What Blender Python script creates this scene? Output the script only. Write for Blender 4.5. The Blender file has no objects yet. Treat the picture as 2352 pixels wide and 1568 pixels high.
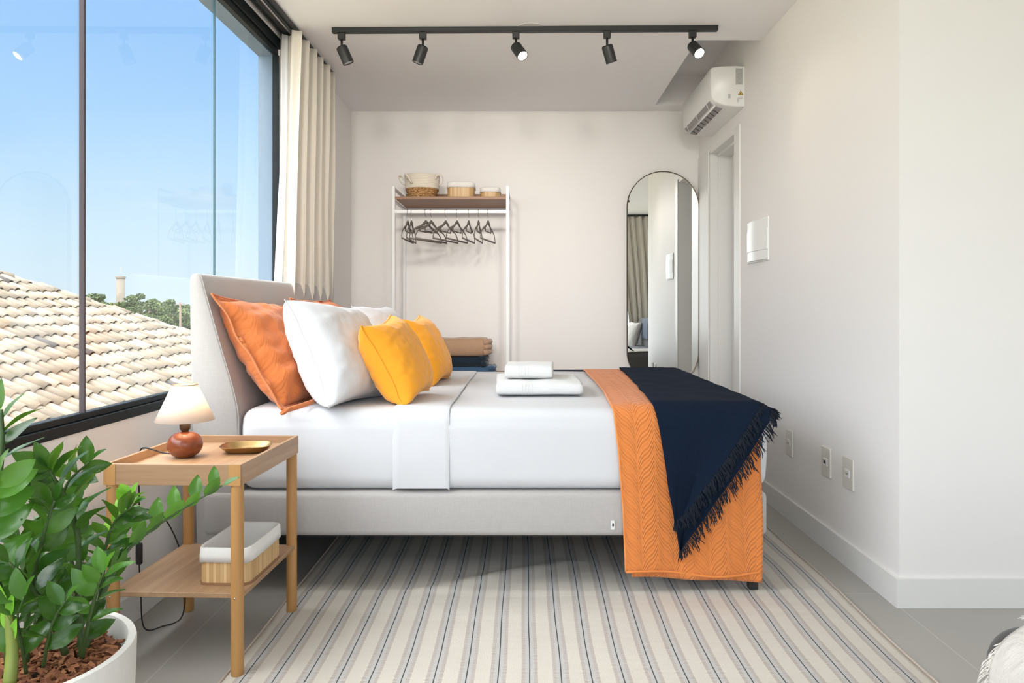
import bpy, bmesh, math, random
from mathutils import Vector, Matrix, noise
PI = math.pi
R = math.radians
random.seed(7)
C = bpy.context.scene.collection
SC = bpy.context.scene

# ------------------------------------------------------------------ camera
F = 1727.0                      # focal length in pixels of a 2352 px wide frame
VX, VY, H = 1207.0, 703.0, 1.065
cam_d = bpy.data.cameras.new('camera')
cam_d.sensor_width = 36.0
cam_d.lens = 36.0 * F / 2352.0
cam_d.shift_x = -(VX - 1176.0) / 2352.0
cam_d.shift_y = (VY - 784.0) / 2352.0
cam_d.clip_start = 0.05
cam_d.clip_end = 500
cam = bpy.data.objects.new('camera', cam_d)
C.objects.link(cam)
cam.location = (0, 0, H)
cam.rotation_euler = (PI / 2, 0, 0)
SC.camera = cam

# ------------------------------------------------------------------ colour management
SC.view_settings.view_transform = 'Standard'
SC.view_settings.look = 'None'
SC.view_settings.gamma = 1
SC.view_settings.use_curve_mapping = False
SC.view_settings.exposure = 0.17

# ------------------------------------------------------------------ world: clear sky, bright lobes added rear, side and overhead to light the room
SUN_DIR = Vector((0.30, -0.42, 0.86)).normalized()
w = bpy.data.worlds.new('sky')
SC.world = w
w.use_nodes = True
nt = w.node_tree
nt.nodes.clear()
def wn(t, **k):
    n = nt.nodes.new(t)
    for a, b in k.items(): setattr(n, a, b)
    return n
tc = wn('ShaderNodeTexCoord')
sep = wn('ShaderNodeSeparateXYZ')
nt.links.new(tc.outputs['Generated'], sep.inputs[0])
ramp = wn('ShaderNodeValToRGB')
cr = ramp.color_ramp
cr.elements[0].position = 0.0; cr.elements[0].color = (0.76, 0.88, 0.97, 1)
cr.elements[1].position = 0.95; cr.elements[1].color = (0.30, 0.48, 0.85, 1)
e = cr.elements.new(0.08); e.color = (0.66, 0.84, 0.98, 1)
e = cr.elements.new(0.20); e.color = (0.46, 0.71, 1.0, 1)
e = cr.elements.new(0.36); e.color = (0.30, 0.56, 0.98, 1)
nt.links.new(sep.outputs['Z'], ramp.inputs[0])
mp = wn('ShaderNodeMapping'); mp.inputs['Scale'].default_value = (2.0, 2.0, 9.0)
nt.links.new(tc.outputs['Generated'], mp.inputs[0])
cl = wn('ShaderNodeTexNoise'); cl.inputs['Scale'].default_value = 2.2; cl.inputs['Detail'].default_value = 7
nt.links.new(mp.outputs[0], cl.inputs['Vector'])
clr = wn('ShaderNodeValToRGB')
clr.color_ramp.elements[0].position = 0.60; clr.color_ramp.elements[0].color = (0, 0, 0, 1)
clr.color_ramp.elements[1].position = 0.80; clr.color_ramp.elements[1].color = (0.5, 0.5, 0.5, 1)
nt.links.new(cl.outputs[0], clr.inputs[0])
mixc = wn('ShaderNodeMixRGB'); mixc.inputs[2].default_value = (0.95, 0.97, 1, 1)
nt.links.new(clr.outputs[0], mixc.inputs[0]); nt.links.new(ramp.outputs[0], mixc.inputs[1])
dot = wn('ShaderNodeVectorMath', operation='DOT_PRODUCT')
dot.inputs[1].default_value = Vector((0.15, -0.93, 0.32)).normalized()
nt.links.new(tc.outputs['Generated'], dot.inputs[0])
glow = wn('ShaderNodeMapRange'); glow.interpolation_type = 'SMOOTHSTEP'
glow.inputs['From Min'].default_value = 0.0; glow.inputs['From Max'].default_value = 0.95
glow.inputs['To Min'].default_value = 0.0; glow.inputs['To Max'].default_value = 1.0
nt.links.new(dot.outputs['Value'], glow.inputs['Value'])
SKY_GLOW = 1.5
UP_GLOW = 6.0
SIDE_GLOW = 1.7
gcol = wn('ShaderNodeMixRGB', blend_type='MIX')
gcol.inputs[1].default_value = (0, 0, 0, 1); gcol.inputs[2].default_value = (SKY_GLOW, SKY_GLOW * 0.985, SKY_GLOW * 0.97, 1)
nt.links.new(glow.outputs[0], gcol.inputs[0])
addg = wn('ShaderNodeMixRGB', blend_type='ADD'); addg.inputs[0].default_value = 1
nt.links.new(mixc.outputs[0], addg.inputs[1]); nt.links.new(gcol.outputs[0], addg.inputs[2])
up = wn('ShaderNodeMapRange'); up.interpolation_type = 'SMOOTHSTEP'
up.inputs['From Min'].default_value = 0.38; up.inputs['From Max'].default_value = 0.75
nt.links.new(sep.outputs['Z'], up.inputs['Value'])
ucol = wn('ShaderNodeMixRGB'); ucol.inputs[1].default_value = (0, 0, 0, 1); ucol.inputs[2].default_value = (UP_GLOW, UP_GLOW * 0.975, UP_GLOW * 0.95, 1)
nt.links.new(up.outputs[0], ucol.inputs[0])
addu = wn('ShaderNodeMixRGB', blend_type='ADD'); addu.inputs[0].default_value = 1
nt.links.new(addg.outputs[0], addu.inputs[1]); nt.links.new(ucol.outputs[0], addu.inputs[2])
dot2 = wn('ShaderNodeVectorMath', operation='DOT_PRODUCT')
dot2.inputs[1].default_value = Vector((-0.72, -0.58, 0.36)).normalized()
nt.links.new(tc.outputs['Generated'], dot2.inputs[0])
glow2 = wn('ShaderNodeMapRange'); glow2.interpolation_type = 'SMOOTHSTEP'
glow2.inputs['From Min'].default_value = 0.25; glow2.inputs['From Max'].default_value = 0.95
nt.links.new(dot2.outputs['Value'], glow2.inputs['Value'])
scol = wn('ShaderNodeMixRGB'); scol.inputs[1].default_value = (0, 0, 0, 1); scol.inputs[2].default_value = (SIDE_GLOW, SIDE_GLOW * 0.95, SIDE_GLOW * 0.90, 1)
nt.links.new(glow2.outputs[0], scol.inputs[0])
adds = wn('ShaderNodeMixRGB', blend_type='ADD'); adds.inputs[0].default_value = 1
nt.links.new(addu.outputs[0], adds.inputs[1]); nt.links.new(scol.outputs[0], adds.inputs[2])
bg = wn('ShaderNodeBackground'); bg.inputs['Strength'].default_value = 1.0
wo = wn('ShaderNodeOutputWorld')
nt.links.new(adds.outputs[0], bg.inputs[0]); nt.links.new(bg.outputs[0], wo.inputs[0])

# ------------------------------------------------------------------ sun and window portals
sd = bpy.data.lights.new('sun', 'SUN'); sd.energy = 3.0; sd.angle = R(0.6); sd.color = (1, 0.95, 0.86)
so = bpy.data.objects.new('sun', sd); C.objects.link(so)
so.rotation_euler = SUN_DIR.to_track_quat('Z', 'Y').to_euler(); so.location = (5, -8, 20)
def portal(name, loc, rot, sx, sy):
    d = bpy.data.lights.new(name, 'AREA'); d.shape = 'RECTANGLE'; d.size = sx; d.size_y = sy
    d.cycles.is_portal = True
    o = bpy.data.objects.new(name, d); C.objects.link(o); o.location = loc; o.rotation_euler = rot
portal('window_portal_left', (-1.47, 1.6, 1.58), (0, -PI / 2, 0), 1.76, 4.95)
portal('window_portal_rear', (1.0, -1.02, 1.33), (PI / 2, 0, 0), 4.5, 2.4)

# ------------------------------------------------------------------ helpers
def tag(o, label=None, cat=None, group=None, kind=None):
    if label: o['label'] = label
    if cat: o['category'] = cat
    if group: o['group'] = group
    if kind: o['kind'] = kind
    return o
def empty(name, loc, label, cat, group=None, rz=0.0):
    o = bpy.data.objects.new(name, None); C.objects.link(o)
    o.location = loc; o.rotation_euler = (0, 0, rz); o.empty_display_size = 0.05
    return tag(o, label, cat, group)
def obj(name, bm, mat, parent=None, smooth=True, world=False, kind=None, label=None):
    """link a bmesh as one object; world=True means the mesh is in world coordinates"""
    bmesh.ops.recalc_face_normals(bm, faces=bm.faces[:])
    me = bpy.data.meshes.new(name); bm.to_mesh(me); bm.free()
    for p in me.polygons: p.use_smooth = smooth
    mats = mat if isinstance(mat, (list, tuple)) else [mat]
    for m in mats: me.materials.append(m)
    o = bpy.data.objects.new(name, me); C.objects.link(o)
    if parent is not None:
        o.parent = parent
        if world:
            M = Matrix.LocRotScale(parent.location, parent.rotation_euler, None)
            if parent.parent is not None:
                pp = parent.parent
                M = Matrix.LocRotScale(pp.location, pp.rotation_euler, None) @ parent.matrix_parent_inverse @ M
            me.transform(M.inverted())
    if kind: o['kind'] = kind
    if label: o['label'] = label
    return o
def autosmooth(o, ang=35):
    me = o.data
    a = R(ang)
    bm = bmesh.new(); bm.from_mesh(me)
    for ed in bm.edges:
        if len(ed.link_faces) == 2 and ed.calc_face_angle(0) > a: ed.smooth = False
    bm.to_mesh(me); bm.free()
    return o
def box(bm, x0, x1, y0, y1, z0, z1, bev=0.0, seg=2, mi=0):
    t = bmesh.new()
    bmesh.ops.create_cube(t, size=1.0)
    for v in t.verts:
        v.co = Vector(((x0 + x1) / 2 + v.co.x * (x1 - x0), (y0 + y1) / 2 + v.co.y * (y1 - y0), (z0 + z1) / 2 + v.co.z * (z1 - z0)))
    if bev > 0:
        bmesh.ops.bevel(t, geom=t.edges[:], offset=bev, segments=seg, profile=0.5, affect='EDGES')
    for f in t.faces: f.material_index = mi
    me = bpy.data.meshes.new('tmp'); t.to_mesh(me); t.free(); bm.from_mesh(me); bpy.data.meshes.remove(me)
    return bm
def B(x0, x1, y0, y1, z0, z1, bev=0.0, seg=2):
    return box(bmesh.new(), x0, x1, y0, y1, z0, z1, bev, seg)
def lathe(bm, prof, seg=32, center=(0, 0, 0), close=False, M=None):
    rings = []
    for (r, z) in prof:
        ring = []
        for i in range(seg):
            a = 2 * PI * i / seg
            p = Vector((r * math.cos(a), r * math.sin(a), z))
            if M: p = M @ p
            ring.append(bm.verts.new(p + Vector(center)))
        rings.append(ring)
    for a, b in zip(rings[:-1], rings[1:]):
        for i in range(seg):
            j = (i + 1) % seg
            bm.faces.new((a[i], a[j], b[j], b[i]))
    if prof[0][0] > 1e-5 and not close: bm.faces.new(rings[0][::-1])
    if prof[-1][0] > 1e-5 and not close: bm.faces.new(rings[-1])
    if close:
        a, b = rings[-1], rings[0]
        for i in range(seg):
            j = (i + 1) % seg
            bm.faces.new((a[i], a[j], b[j], b[i]))
    return bm
def tube(bm, pts, rad, seg=8, cap=True, flat=1.0):
    pts = [Vector(p) for p in pts]
    n = len(pts)
    if not isinstance(rad, (list, tuple)): rad = [rad] * n
    rings = []
    t0 = (pts[1] - pts[0]).normalized()
    up = Vector((0, 0, 1)) if abs(t0.z) < 0.9 else Vector((1, 0, 0))
    nrm = (up - t0 * up.dot(t0)).normalized()
    for i in range(n):
        t = (pts[min(i + 1, n - 1)] - pts[max(i - 1, 0)]).normalized()
        nrm = (nrm - t * nrm.dot(t))
        if nrm.length < 1e-6: nrm = t.orthogonal()
        nrm.normalize()
        b = t.cross(nrm)
        rings.append([bm.verts.new(pts[i] + (nrm * math.cos(2 * PI * k / seg) + b * math.sin(2 * PI * k / seg) * flat) * rad[i]) for k in range(seg)])
    for a, b in zip(rings[:-1], rings[1:]):
        for i in range(seg):
            j = (i + 1) % seg
            bm.faces.new((a[i], a[j], b[j], b[i]))
    if cap:
        bm.faces.new(rings[0][::-1]); bm.faces.new(rings[-1])
    return bm
def spline(pts, n=8):
    """Catmull-Rom through points"""
    P = [Vector(p) for p in pts]
    P = [P[0] * 2 - P[1]] + P + [P[-1] * 2 - P[-2]]
    out = []
    for i in range(1, len(P) - 2):
        p0, p1, p2, p3 = P[i - 1:i + 3]
        for k in range(n):
            t = k / n
            out.append(0.5 * ((2 * p1) + (p2 - p0) * t + (2 * p0 - 5 * p1 + 4 * p2 - p3) * t * t + (3 * p1 - p0 - 3 * p2 + p3) * t ** 3))
    out.append(P[-2].copy())
    return out
def prism(bm, poly, axis, a0, a1, mi=0):
    """poly: list of 2D points; axis 'x','y','z' = extrusion axis"""
    def mk(p, a):
        if axis == 'y': return Vector((p[0], a, p[1]))
        if axis == 'x': return Vector((a, p[0], p[1]))
        return Vector((p[0], p[1], a))
    A = [bm.verts.new(mk(p, a0)) for p in poly]; Bv = [bm.verts.new(mk(p, a1)) for p in poly]
    n = len(poly); fs = []
    for i in range(n):
        j = (i + 1) % n
        fs.append(bm.faces.new((A[i], A[j], Bv[j], Bv[i])))
    fs.append(bm.faces.new(A[::-1])); fs.append(bm.faces.new(Bv))
    for f in fs: f.material_index = mi
    return bm
def sheet(nu, nv, fn, uvfn=None, bm=None):
    bm = bm or bmesh.new()
    uvl = bm.loops.layers.uv.verify()
    g = []
    for j in range(nv + 1):
        g.append([bm.verts.new(fn(i / nu, j / nv)) for i in range(nu + 1)])
    for j in range(nv):
        for i in range(nu):
            f = bm.faces.new((g[j][i], g[j][i + 1], g[j + 1][i + 1], g[j + 1][i]))
            if uvfn:
                for l, (a, b) in zip(f.loops, ((i, j), (i + 1, j), (i + 1, j + 1), (i, j + 1))):
                    l[uvl].uv = uvfn(a / nu, b / nv)
    return bm
def N(x, y=0.0, z=0.0): return noise.noise(Vector((x, y, z)))
def rrect(w, h, r, n=6, cx=0, cy=0):
    pts = []
    for (sx, sy, a0) in ((1, 1, 0), (-1, 1, 90), (-1, -1, 180), (1, -1, 270)):
        for k in range(n + 1):
            a = R(a0 + 90 * k / n)
            pts.append((cx + sx * (w / 2 - r) + r * math.cos(a), cy + sy * (h / 2 - r) + r * math.sin(a)))
    return pts
def loft(bm, rings, capa=True, capb=True):
    vs = [[bm.verts.new(p) for p in r] for r in rings]
    n = len(vs[0])
    for a, b in zip(vs[:-1], vs[1:]):
        for i in range(n):
            j = (i + 1) % n
            bm.faces.new((a[i], a[j], b[j], b[i]))
    if capa: bm.faces.new(vs[0][::-1])
    if capb: bm.faces.new(vs[-1])
    return bm
def px(x, y, Y):
    """point that the picture shows at (x, y) when it stands Y metres ahead"""
    return Vector(((x - VX) * Y / F, Y, H - (y - VY) * Y / F))
def add_mod(o, t, **k):
    m = o.modifiers.new(t.lower(), t)
    for a, b in k.items(): setattr(m, a, b)
    return o

# ------------------------------------------------------------------ materials
class NB:
    def __init__(s, name):
        s.m = bpy.data.materials.new(name); s.m.use_nodes = True
        s.t = s.m.node_tree; s.b = s.t.nodes['Principled BSDF']; s.out = s.t.nodes['Material Output']
    def n(s, t, **k):
        x = s.t.nodes.new(t)
        for a, b in k.items(): setattr(x, a, b)
        return x
    def l(s, a, b): s.t.links.new(a, b)
    def val(s, v, sock):
        if hasattr(v, 'is_linked') or hasattr(v, 'node'): s.l(v, sock)
        else: sock.default_value = v
    def math(s, op, a, b=0.0, c=0.0, clamp=False):
        x = s.n('ShaderNodeMath', operation=op); x.use_clamp = clamp
        s.val(a, x.inputs[0]); s.val(b, x.inputs[1])
        if len(x.inputs) > 2: s.val(c, x.inputs[2])
        return x.outputs[0]
    def coord(s, kind='Object', scale=(1, 1, 1), rot=(0, 0, 0)):
        a = s.n('ShaderNodeTexCoord'); m = s.n('ShaderNodeMapping')
        m.inputs['Scale'].default_value = scale; m.inputs['Rotation'].default_value = rot
        s.l(a.outputs[kind], m.inputs[0]); return m.outputs[0]
    def noise(s, vec, scale, detail=3, rough=0.5, dist=0.0):
        x = s.n('ShaderNodeTexNoise'); s.l(vec, x.inputs['Vector'])
        x.inputs['Scale'].default_value = scale; x.inputs['Detail'].default_value = detail
        x.inputs['Roughness'].default_value = rough; x.inputs['Distortion'].default_value = dist
        return x.outputs[0]
    def ramp(s, fac, stops):
        x = s.n('ShaderNodeValToRGB'); r = x.color_ramp
        while len(r.elements) < len(stops): r.elements.new(0.5)
        for e, (p, c) in zip(r.elements, stops): e.position = p; e.color = (*c, 1)
        s.l(fac, x.inputs[0]); return x.outputs[0]
    def mix(s, fac, a, b, mode='MIX'):
        x = s.n('ShaderNodeMixRGB', blend_type=mode)
        for v, k in ((fac, 0), (a, 1), (b, 2)):
            if isinstance(v, tuple): x.inputs[k].default_value = (*v, 1)
            elif isinstance(v, (int, float)): x.inputs[k].default_value = v
            else: s.l(v, x.inputs[k])
        return x.outputs[0]
    def bump(s, h, strength=0.3, dist=0.01, prev=None):
        x = s.n('ShaderNodeBump'); x.inputs['Strength'].default_value = strength; x.inputs['Distance'].default_value = dist
        s.l(h, x.inputs['Height'])
        if prev is not None: s.l(prev, x.inputs['Normal'])
        return x.outputs[0]
    def base(s, c=None, rough=0.5, metal=0.0, normal=None, **k):
        if c is not None:
            if isinstance(c, tuple): s.b.inputs['Base Color'].default_value = (*c, 1)
            else: s.l(c, s.b.inputs['Base Color'])
        s.val(rough, s.b.inputs['Roughness']); s.b.inputs['Metallic'].default_value = metal
        if normal is not None: s.l(normal, s.b.inputs['Normal'])
        for a, b in k.items(): s.b.inputs[a.replace('_', ' ')].default_value = b
        return s.m
def paint(name, c, rough=0.55, bump=0.02, sc=220):
    n = NB(name); v = n.coord('Object')
    h = n.noise(v, sc, 2)
    col = n.mix(n.noise(v, 1.3, 2), tuple(x * 0.985 for x in c), c)
    return n.base(col, rough, normal=n.bump(h, bump * 10, 0.0004))
def plain(name, c, rough=0.5, metal=0.0, var=0.06, sc=30, **k):
    n = NB(name); v = n.coord('Object')
    col = n.mix(n.noise(v, sc, 3), tuple(x * (1 - var) for x in c), tuple(min(1, x * (1 + var)) for x in c))
    return n.base(col, rough, metal, **k)
def fabric(name, c, var=0.10, weave=900, rough=0.95, bump=0.35, kind='Object', wr=None, sheen=0.25, big=0.05):
    n = NB(name); v = n.coord(kind)
    a = n.noise(n.coord(kind, (1, 1, 0.12)), weave, 2); b = n.noise(n.coord(kind, (0.12, 1, 1)), weave, 2)
    wv = n.math('ADD', a, b)
    col = n.mix(n.math('MULTIPLY', wv, 0.5), tuple(x * (1 - var) for x in c), tuple(min(1, x * (1 + var)) for x in c))
    col = n.mix(n.noise(v, 3, 3), col, n.mix(1.0, col, (1 - big, 1 - big, 1 - big), 'MULTIPLY'))
    nn = n.bump(wv, bump, 0.0008)
    if wr: nn = n.bump(n.noise(v, wr[0], 4, 0.55, wr[2] if len(wr) > 2 else 0.6), wr[1], 0.02, nn)
    n.base(col, rough, normal=nn); n.b.inputs['Sheen Weight'].default_value = sheen
    return n.m
def wood(name, c1, c2, scale=(1, 1, 1), sc=9, rough=0.45, stretch='y'):
    n = NB(name)
    s = {'x': (0.07, 1, 1), 'y': (1, 0.07, 1), 'z': (1, 1, 0.07)}[stretch]
    v = n.coord('Object', s)
    a = n.noise(v, sc * 4, 5, 0.6, 1.2); b = n.noise(v, sc * 22, 3, 0.6)
    f = n.math('ADD', n.math('MULTIPLY', a, 0.7), n.math('MULTIPLY', b, 0.3))
    col = n.ramp(f, [(0.30, c1), (0.50, tuple((x + y) / 2 for x, y in zip(c1, c2))), (0.68, c2)])
    return n.base(col, rough, normal=n.bump(b, 0.15, 0.0005))

M = {}
M['wall'] = paint('wall_paint', (0.90, 0.872, 0.855), 0.6)
M['ceiling'] = paint('ceiling_paint', (0.93, 0.915, 0.925), 0.7)
M['trim'] = paint('trim_white', (0.83, 0.82, 0.80), 0.4, 0.005)
M['concrete'] = paint('facade_paint', (0.16, 0.22, 0.30), 0.85, 0.2, 60)
M['black_frame'] = plain('black_aluminium', (0.004, 0.008, 0.010), 0.5)
M['black_frame'].node_tree.nodes['Principled BSDF'].inputs['Specular IOR Level'].default_value = 0.22
M['black'] = plain('black_metal', (0.018, 0.020, 0.020), 0.45, 0.1)
M['white_plastic'] = plain('white_plastic', (0.84, 0.84, 0.83), 0.28, var=0.01)
M['white_metal'] = plain('white_metal', (0.85, 0.85, 0.85), 0.4, var=0.01)
M['dark'] = plain('dark_cavity', (0.10, 0.09, 0.09), 0.7)
M['grey_slot'] = plain('grey_slot', (0.33, 0.31, 0.31), 0.6)
M['steel'] = plain('steel', (0.6, 0.6, 0.62), 0.25, 1.0)
M['bronze'] = plain('bronze_frame', (0.10, 0.075, 0.05), 0.35, 0.8)

def glass_mat(name, tint=(0.97, 0.99, 0.99), refl=0.05):
    n = NB(name)
    tr = n.n('ShaderNodeBsdfTransparent'); tr.inputs[0].default_value = (*tint, 1)
    gl = n.n('ShaderNodeBsdfGlossy'); gl.inputs['Roughness'].default_value = 0.0
    fr = n.n('ShaderNodeFresnel'); fr.inputs[0].default_value = 1.3
    mx = n.n('ShaderNodeMixShader')
    n.l(n.math('MULTIPLY', fr.outputs[0], 0.12), mx.inputs[0]); n.l(tr.outputs[0], mx.inputs[1]); n.l(gl.outputs[0], mx.inputs[2])
    n.t.nodes.remove(n.b); n.l(mx.outputs[0], n.out.inputs[0])
    return n.m
M['glass'] = glass_mat('window_glass')
n = NB('mirror_glass'); M['mirror'] = n.base((0.90, 0.92, 0.91), 0.0, 1.0)

# floor tiles, 0.8 m, thin pale grout
n = NB('floor_tile'); v = n.coord('Object')
sp = n.n('ShaderNodeSeparateXYZ'); n.l(v, sp.inputs[0])
def grout(n, sock, off, size, wd):
    f = n.math('FRACT', n.math('DIVIDE', n.math('ADD', sock, off), size))
    d = n.math('MINIMUM', f, n.math('SUBTRACT', 1.0, f))
    return n.math('LESS_THAN', d, wd / size / 2)
gx = grout(n, sp.outputs[0], -1.324 + 8.0, 0.8, 0.004); gy = grout(n, sp.outputs[1], -2.787 + 8.0, 0.8, 0.004)
g = n.math('MAXIMUM', gx, gy)
tc1 = n.mix(n.noise(v, 2.2, 5), (0.36, 0.345, 0.32), (0.42, 0.40, 0.37))
col = n.mix(g, tc1, (0.50, 0.485, 0.455))
M['floor'] = n.base(col, 0.38, normal=n.bump(n.math('SUBTRACT', 1.0, g), 0.3, 0.001))

# headboard / base linen
M['linen'] = fabric('grey_linen', (0.49, 0.465, 0.45), 0.14, 260, bump=0.25)
M['sheet'] = fabric('white_sheet', (0.70, 0.705, 0.735), 0.02, 900, bump=0.05, wr=(2.6, 0.22, 0.3), sheen=0.05, big=0.01)
M['cotton'] = fabric('white_cotton', (0.69, 0.69, 0.715), 0.02, 700, bump=0.08, wr=(7, 0.30), sheen=0.1, big=0.01)
M['towel'] = fabric('white_terry', (0.80, 0.80, 0.80), 0.05, 420, bump=0.7, wr=(14, 0.25), big=0.01)
M['yellow'] = fabric('yellow_canvas', (0.95, 0.385, 0.018), 0.05, 700, bump=0.2, wr=(6, 0.35), big=0.03)
M['curtain'] = fabric('cream_linen', (0.76, 0.71, 0.63), 0.06, 300, bump=0.2)
M['navy'] = fabric('navy_wool', (0.0065, 0.0135, 0.030), 0.35, 340, bump=0.6, wr=(5, 0.3), sheen=0.0)
M['navy'].node_tree.nodes['Principled BSDF'].inputs['Specular IOR Level'].default_value = 0.12
M['navy_fringe'] = fabric('navy_yarn', (0.005, 0.010, 0.022), 0.25, 300, sheen=0.03)
M['ivory'] = fabric('ivory_wool', (0.66, 0.615, 0.565), 0.06, 300, bump=0.7, wr=(9, 0.6, 1.2))
M['charcoal'] = fabric('charcoal_upholstery', (0.055, 0.052, 0.05), 0.2, 300)
M['denim'] = fabric('blue_denim', (0.045, 0.105, 0.20), 0.25, 300, bump=0.5, wr=(16, 0.35))
M['dark_denim'] = fabric('dark_denim', (0.006, 0.018, 0.035), 0.3, 300, bump=0.5, wr=(16, 0.3))
M['khaki'] = fabric('tan_cotton', (0.47, 0.29, 0.18), 0.1, 400, bump=0.3, wr=(14, 0.35))
M['liner'] = fabric('pale_liner', (0.82, 0.80, 0.77), 0.05, 500, bump=0.3)
M['sheer'] = None
n = NB('white_lining'); v = n.coord('Object')
n.base((0.88, 0.88, 0.90), 0.8)
tl = n.n('ShaderNodeBsdfTranslucent'); tl.inputs[0].default_value = (0.9, 0.9, 0.92, 1)
mx = n.n('ShaderNodeMixShader'); mx.inputs[0].default_value = 0.45
n.l(n.b.outputs[0], mx.inputs[1]); n.l(tl.outputs[0], mx.inputs[2]); n.l(mx.outputs[0], n.out.inputs[0])
M['sheer'] = n.m

# quilted orange: braided S-shaped stitching
def quilt(name, c, wcol=0.062, sp_=0.0175, depth=0.9, wrk=(6, 0.25), bd=0.004):
    n = NB(name); v = n.coord('UV')
    s = n.n('ShaderNodeSeparateXYZ'); n.l(v, s.inputs[0])
    U, V = s.outputs[0], s.outputs[1]
    cc = n.math('DIVIDE', U, wcol)
    i = n.math('FLOOR', cc); f = n.math('FRACT', cc)
    odd = n.math('MODULO', i, 2.0)
    sg = n.math('SUBTRACT', n.math('MULTIPLY', odd, 2.0), 1.0)
    sn = n.math('MULTIPLY', n.math('SINE', n.math('MULTIPLY', f, 2 * PI)), 0.14)
    t = n.math('ADD', n.math('SUBTRACT', f, 0.5), n.math('MULTIPLY', sn, 0.65))
    q = n.math('ADD', V, n.math('MULTIPLY', n.math('MULTIPLY', sg, t), wcol * 1.55))
    q = n.math('ADD', q, n.math('MULTIPLY', odd, sp_ * 1.5))
    k = n.math('DIVIDE', q, sp_)
    fr = n.math('FRACT', k)
    d = n.math('MULTIPLY', n.math('MINIMUM', fr, n.math('SUBTRACT', 1.0, fr)), 2.0)
    h = n.math('POWER', d, 0.45)
    # every fourth strand is skipped so the strands group into braids
    grp = n.math('LESS_THAN', n.math('FRACT', n.math('DIVIDE', k, 4.0)), 0.25)
    h = n.math('MAXIMUM', h, n.math('MULTIPLY', grp, 0.80))
    ed = n.math('MULTIPLY', n.math('MINIMUM', f, n.math('SUBTRACT', 1.0, f)), 14.0, clamp=True)
    h = n.math('ADD', n.math('MULTIPLY', h, ed), n.math('MULTIPLY', n.math('SUBTRACT', 1.0, ed), 0.6))
    ob = n.coord('Object')
    col = n.mix(n.noise(ob, 500, 2), tuple(x * 0.94 for x in c), tuple(min(1, x * 1.05) for x in c))
    nn = n.bump(h, depth, bd)
    nn = n.bump(n.noise(ob, wrk[0], 4, 0.5, 0.8), wrk[1], 0.02, nn)
    n.base(col, 0.92, normal=nn); n.b.inputs['Sheen Weight'].default_value = 0.2
    return n.m
M['quilt'] = quilt('orange_quilting', (0.80, 0.245, 0.055), 0.066, 0.0165, 1.0, bd=0.003)
M['sham'] = quilt('rust_quilting', (0.67, 0.185, 0.045), 0.075, 0.02, 0.5, (9, 0.75), 0.0018)
M['sham_back'] = fabric('rust_cotton', (0.69, 0.21, 0.068), 0.05, 500, bump=0.15, wr=(8, 0.3))

M['oak_y'] = wood('oak_grain_long', (0.32, 0.185, 0.095), (0.50, 0.325, 0.19), sc=5, stretch='y')
M['oak_x'] = wood('oak_grain_cross', (0.32, 0.185, 0.095), (0.49, 0.315, 0.185), sc=5, stretch='x')
M['beech'] = wood('beech_leg', (0.43, 0.215, 0.07), (0.52, 0.28, 0.10), sc=4, stretch='z')
M['walnut'] = wood('walnut_board', (0.24, 0.12, 0.06), (0.36, 0.19, 0.10), sc=5, stretch='x')
M['terracotta'] = wood('reddish_wood', (0.15, 0.035, 0.013), (0.30, 0.085, 0.03), sc=3, rough=0.25, stretch='x')
M['brass'] = plain('aged_brass', (0.45, 0.30, 0.13), 0.33, 1.0, 0.12, 60)
M['rubber'] = plain('black_rubber', (0.015, 0.015, 0.015), 0.5)
M['socket_brown'] = plain('bronze_socket', (0.10, 0.065, 0.04), 0.4, 0.6)
n = NB('bamboo_slats'); v = n.coord('Object')
s_ = n.n('ShaderNodeSeparateXYZ'); n.l(v, s_.inputs[0])
ang = n.math('ADD', s_.outputs[0], s_.outputs[1])
fr = n.math('FRACT', n.math('DIVIDE', ang, 0.0105))
gd = n.math('LESS_THAN', fr, 0.10)
idn = n.math('FLOOR', n.math('DIVIDE', ang, 0.0105))
wn_ = n.n('ShaderNodeTexWhiteNoise', noise_dimensions='1D'); n.l(idn, wn_.inputs['W'])
col = n.mix(wn_.outputs[0], (0.55, 0.34, 0.15), (0.74, 0.52, 0.27))
col = n.mix(gd, col, (0.42, 0.26, 0.12))
M['bamboo'] = n.base(col, 0.5)

# rug
n = NB('striped_rug'); v = n.coord('UV')
s_ = n.n('ShaderNodeSeparateXYZ'); n.l(v, s_.inputs[0])
wob = n.math('MULTIPLY', n.math('SUBTRACT', n.noise(n.coord('UV', (0.6, 1, 1)), 2.5, 2), 0.5), 0.006)
U = n.math('ADD', n.math('ADD', s_.outputs[0], wob), 9.06 - 0.01 + 0.0453); V = s_.outputs[1]
f = n.math('MULTIPLY', n.math('SUBTRACT', n.math('FRACT', n.math('DIVIDE', U, 0.0906)), 0.5), 0.0906)
a = n.math('ABSOLUTE', f)
tooth = n.math('MULTIPLY', n.math('SUBTRACT', n.math('PINGPONG', V, 0.0035), 0.00175), 0.5)
line = n.math('LESS_THAN', n.math('ABSOLUTE', n.math('ADD', f, tooth)), 0.0016)
band = n.math('LESS_THAN', a, 0.0235)
edge = n.math('MULTIPLY', n.math('GREATER_THAN', a, 0.0125), band)
stv = n.math('LESS_THAN', n.math('FRACT', n.math('DIVIDE', V, 0.0075)), 0.46)
sth = n.math('LESS_THAN', n.math('FRACT', n.math('DIVIDE', a, 0.0037)), 0.62)
st = n.math('MULTIPLY', stv, sth)
cream = n.mix(n.noise(n.coord('Object'), 400, 2), (0.57, 0.53, 0.47), (0.66, 0.615, 0.55))
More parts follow.
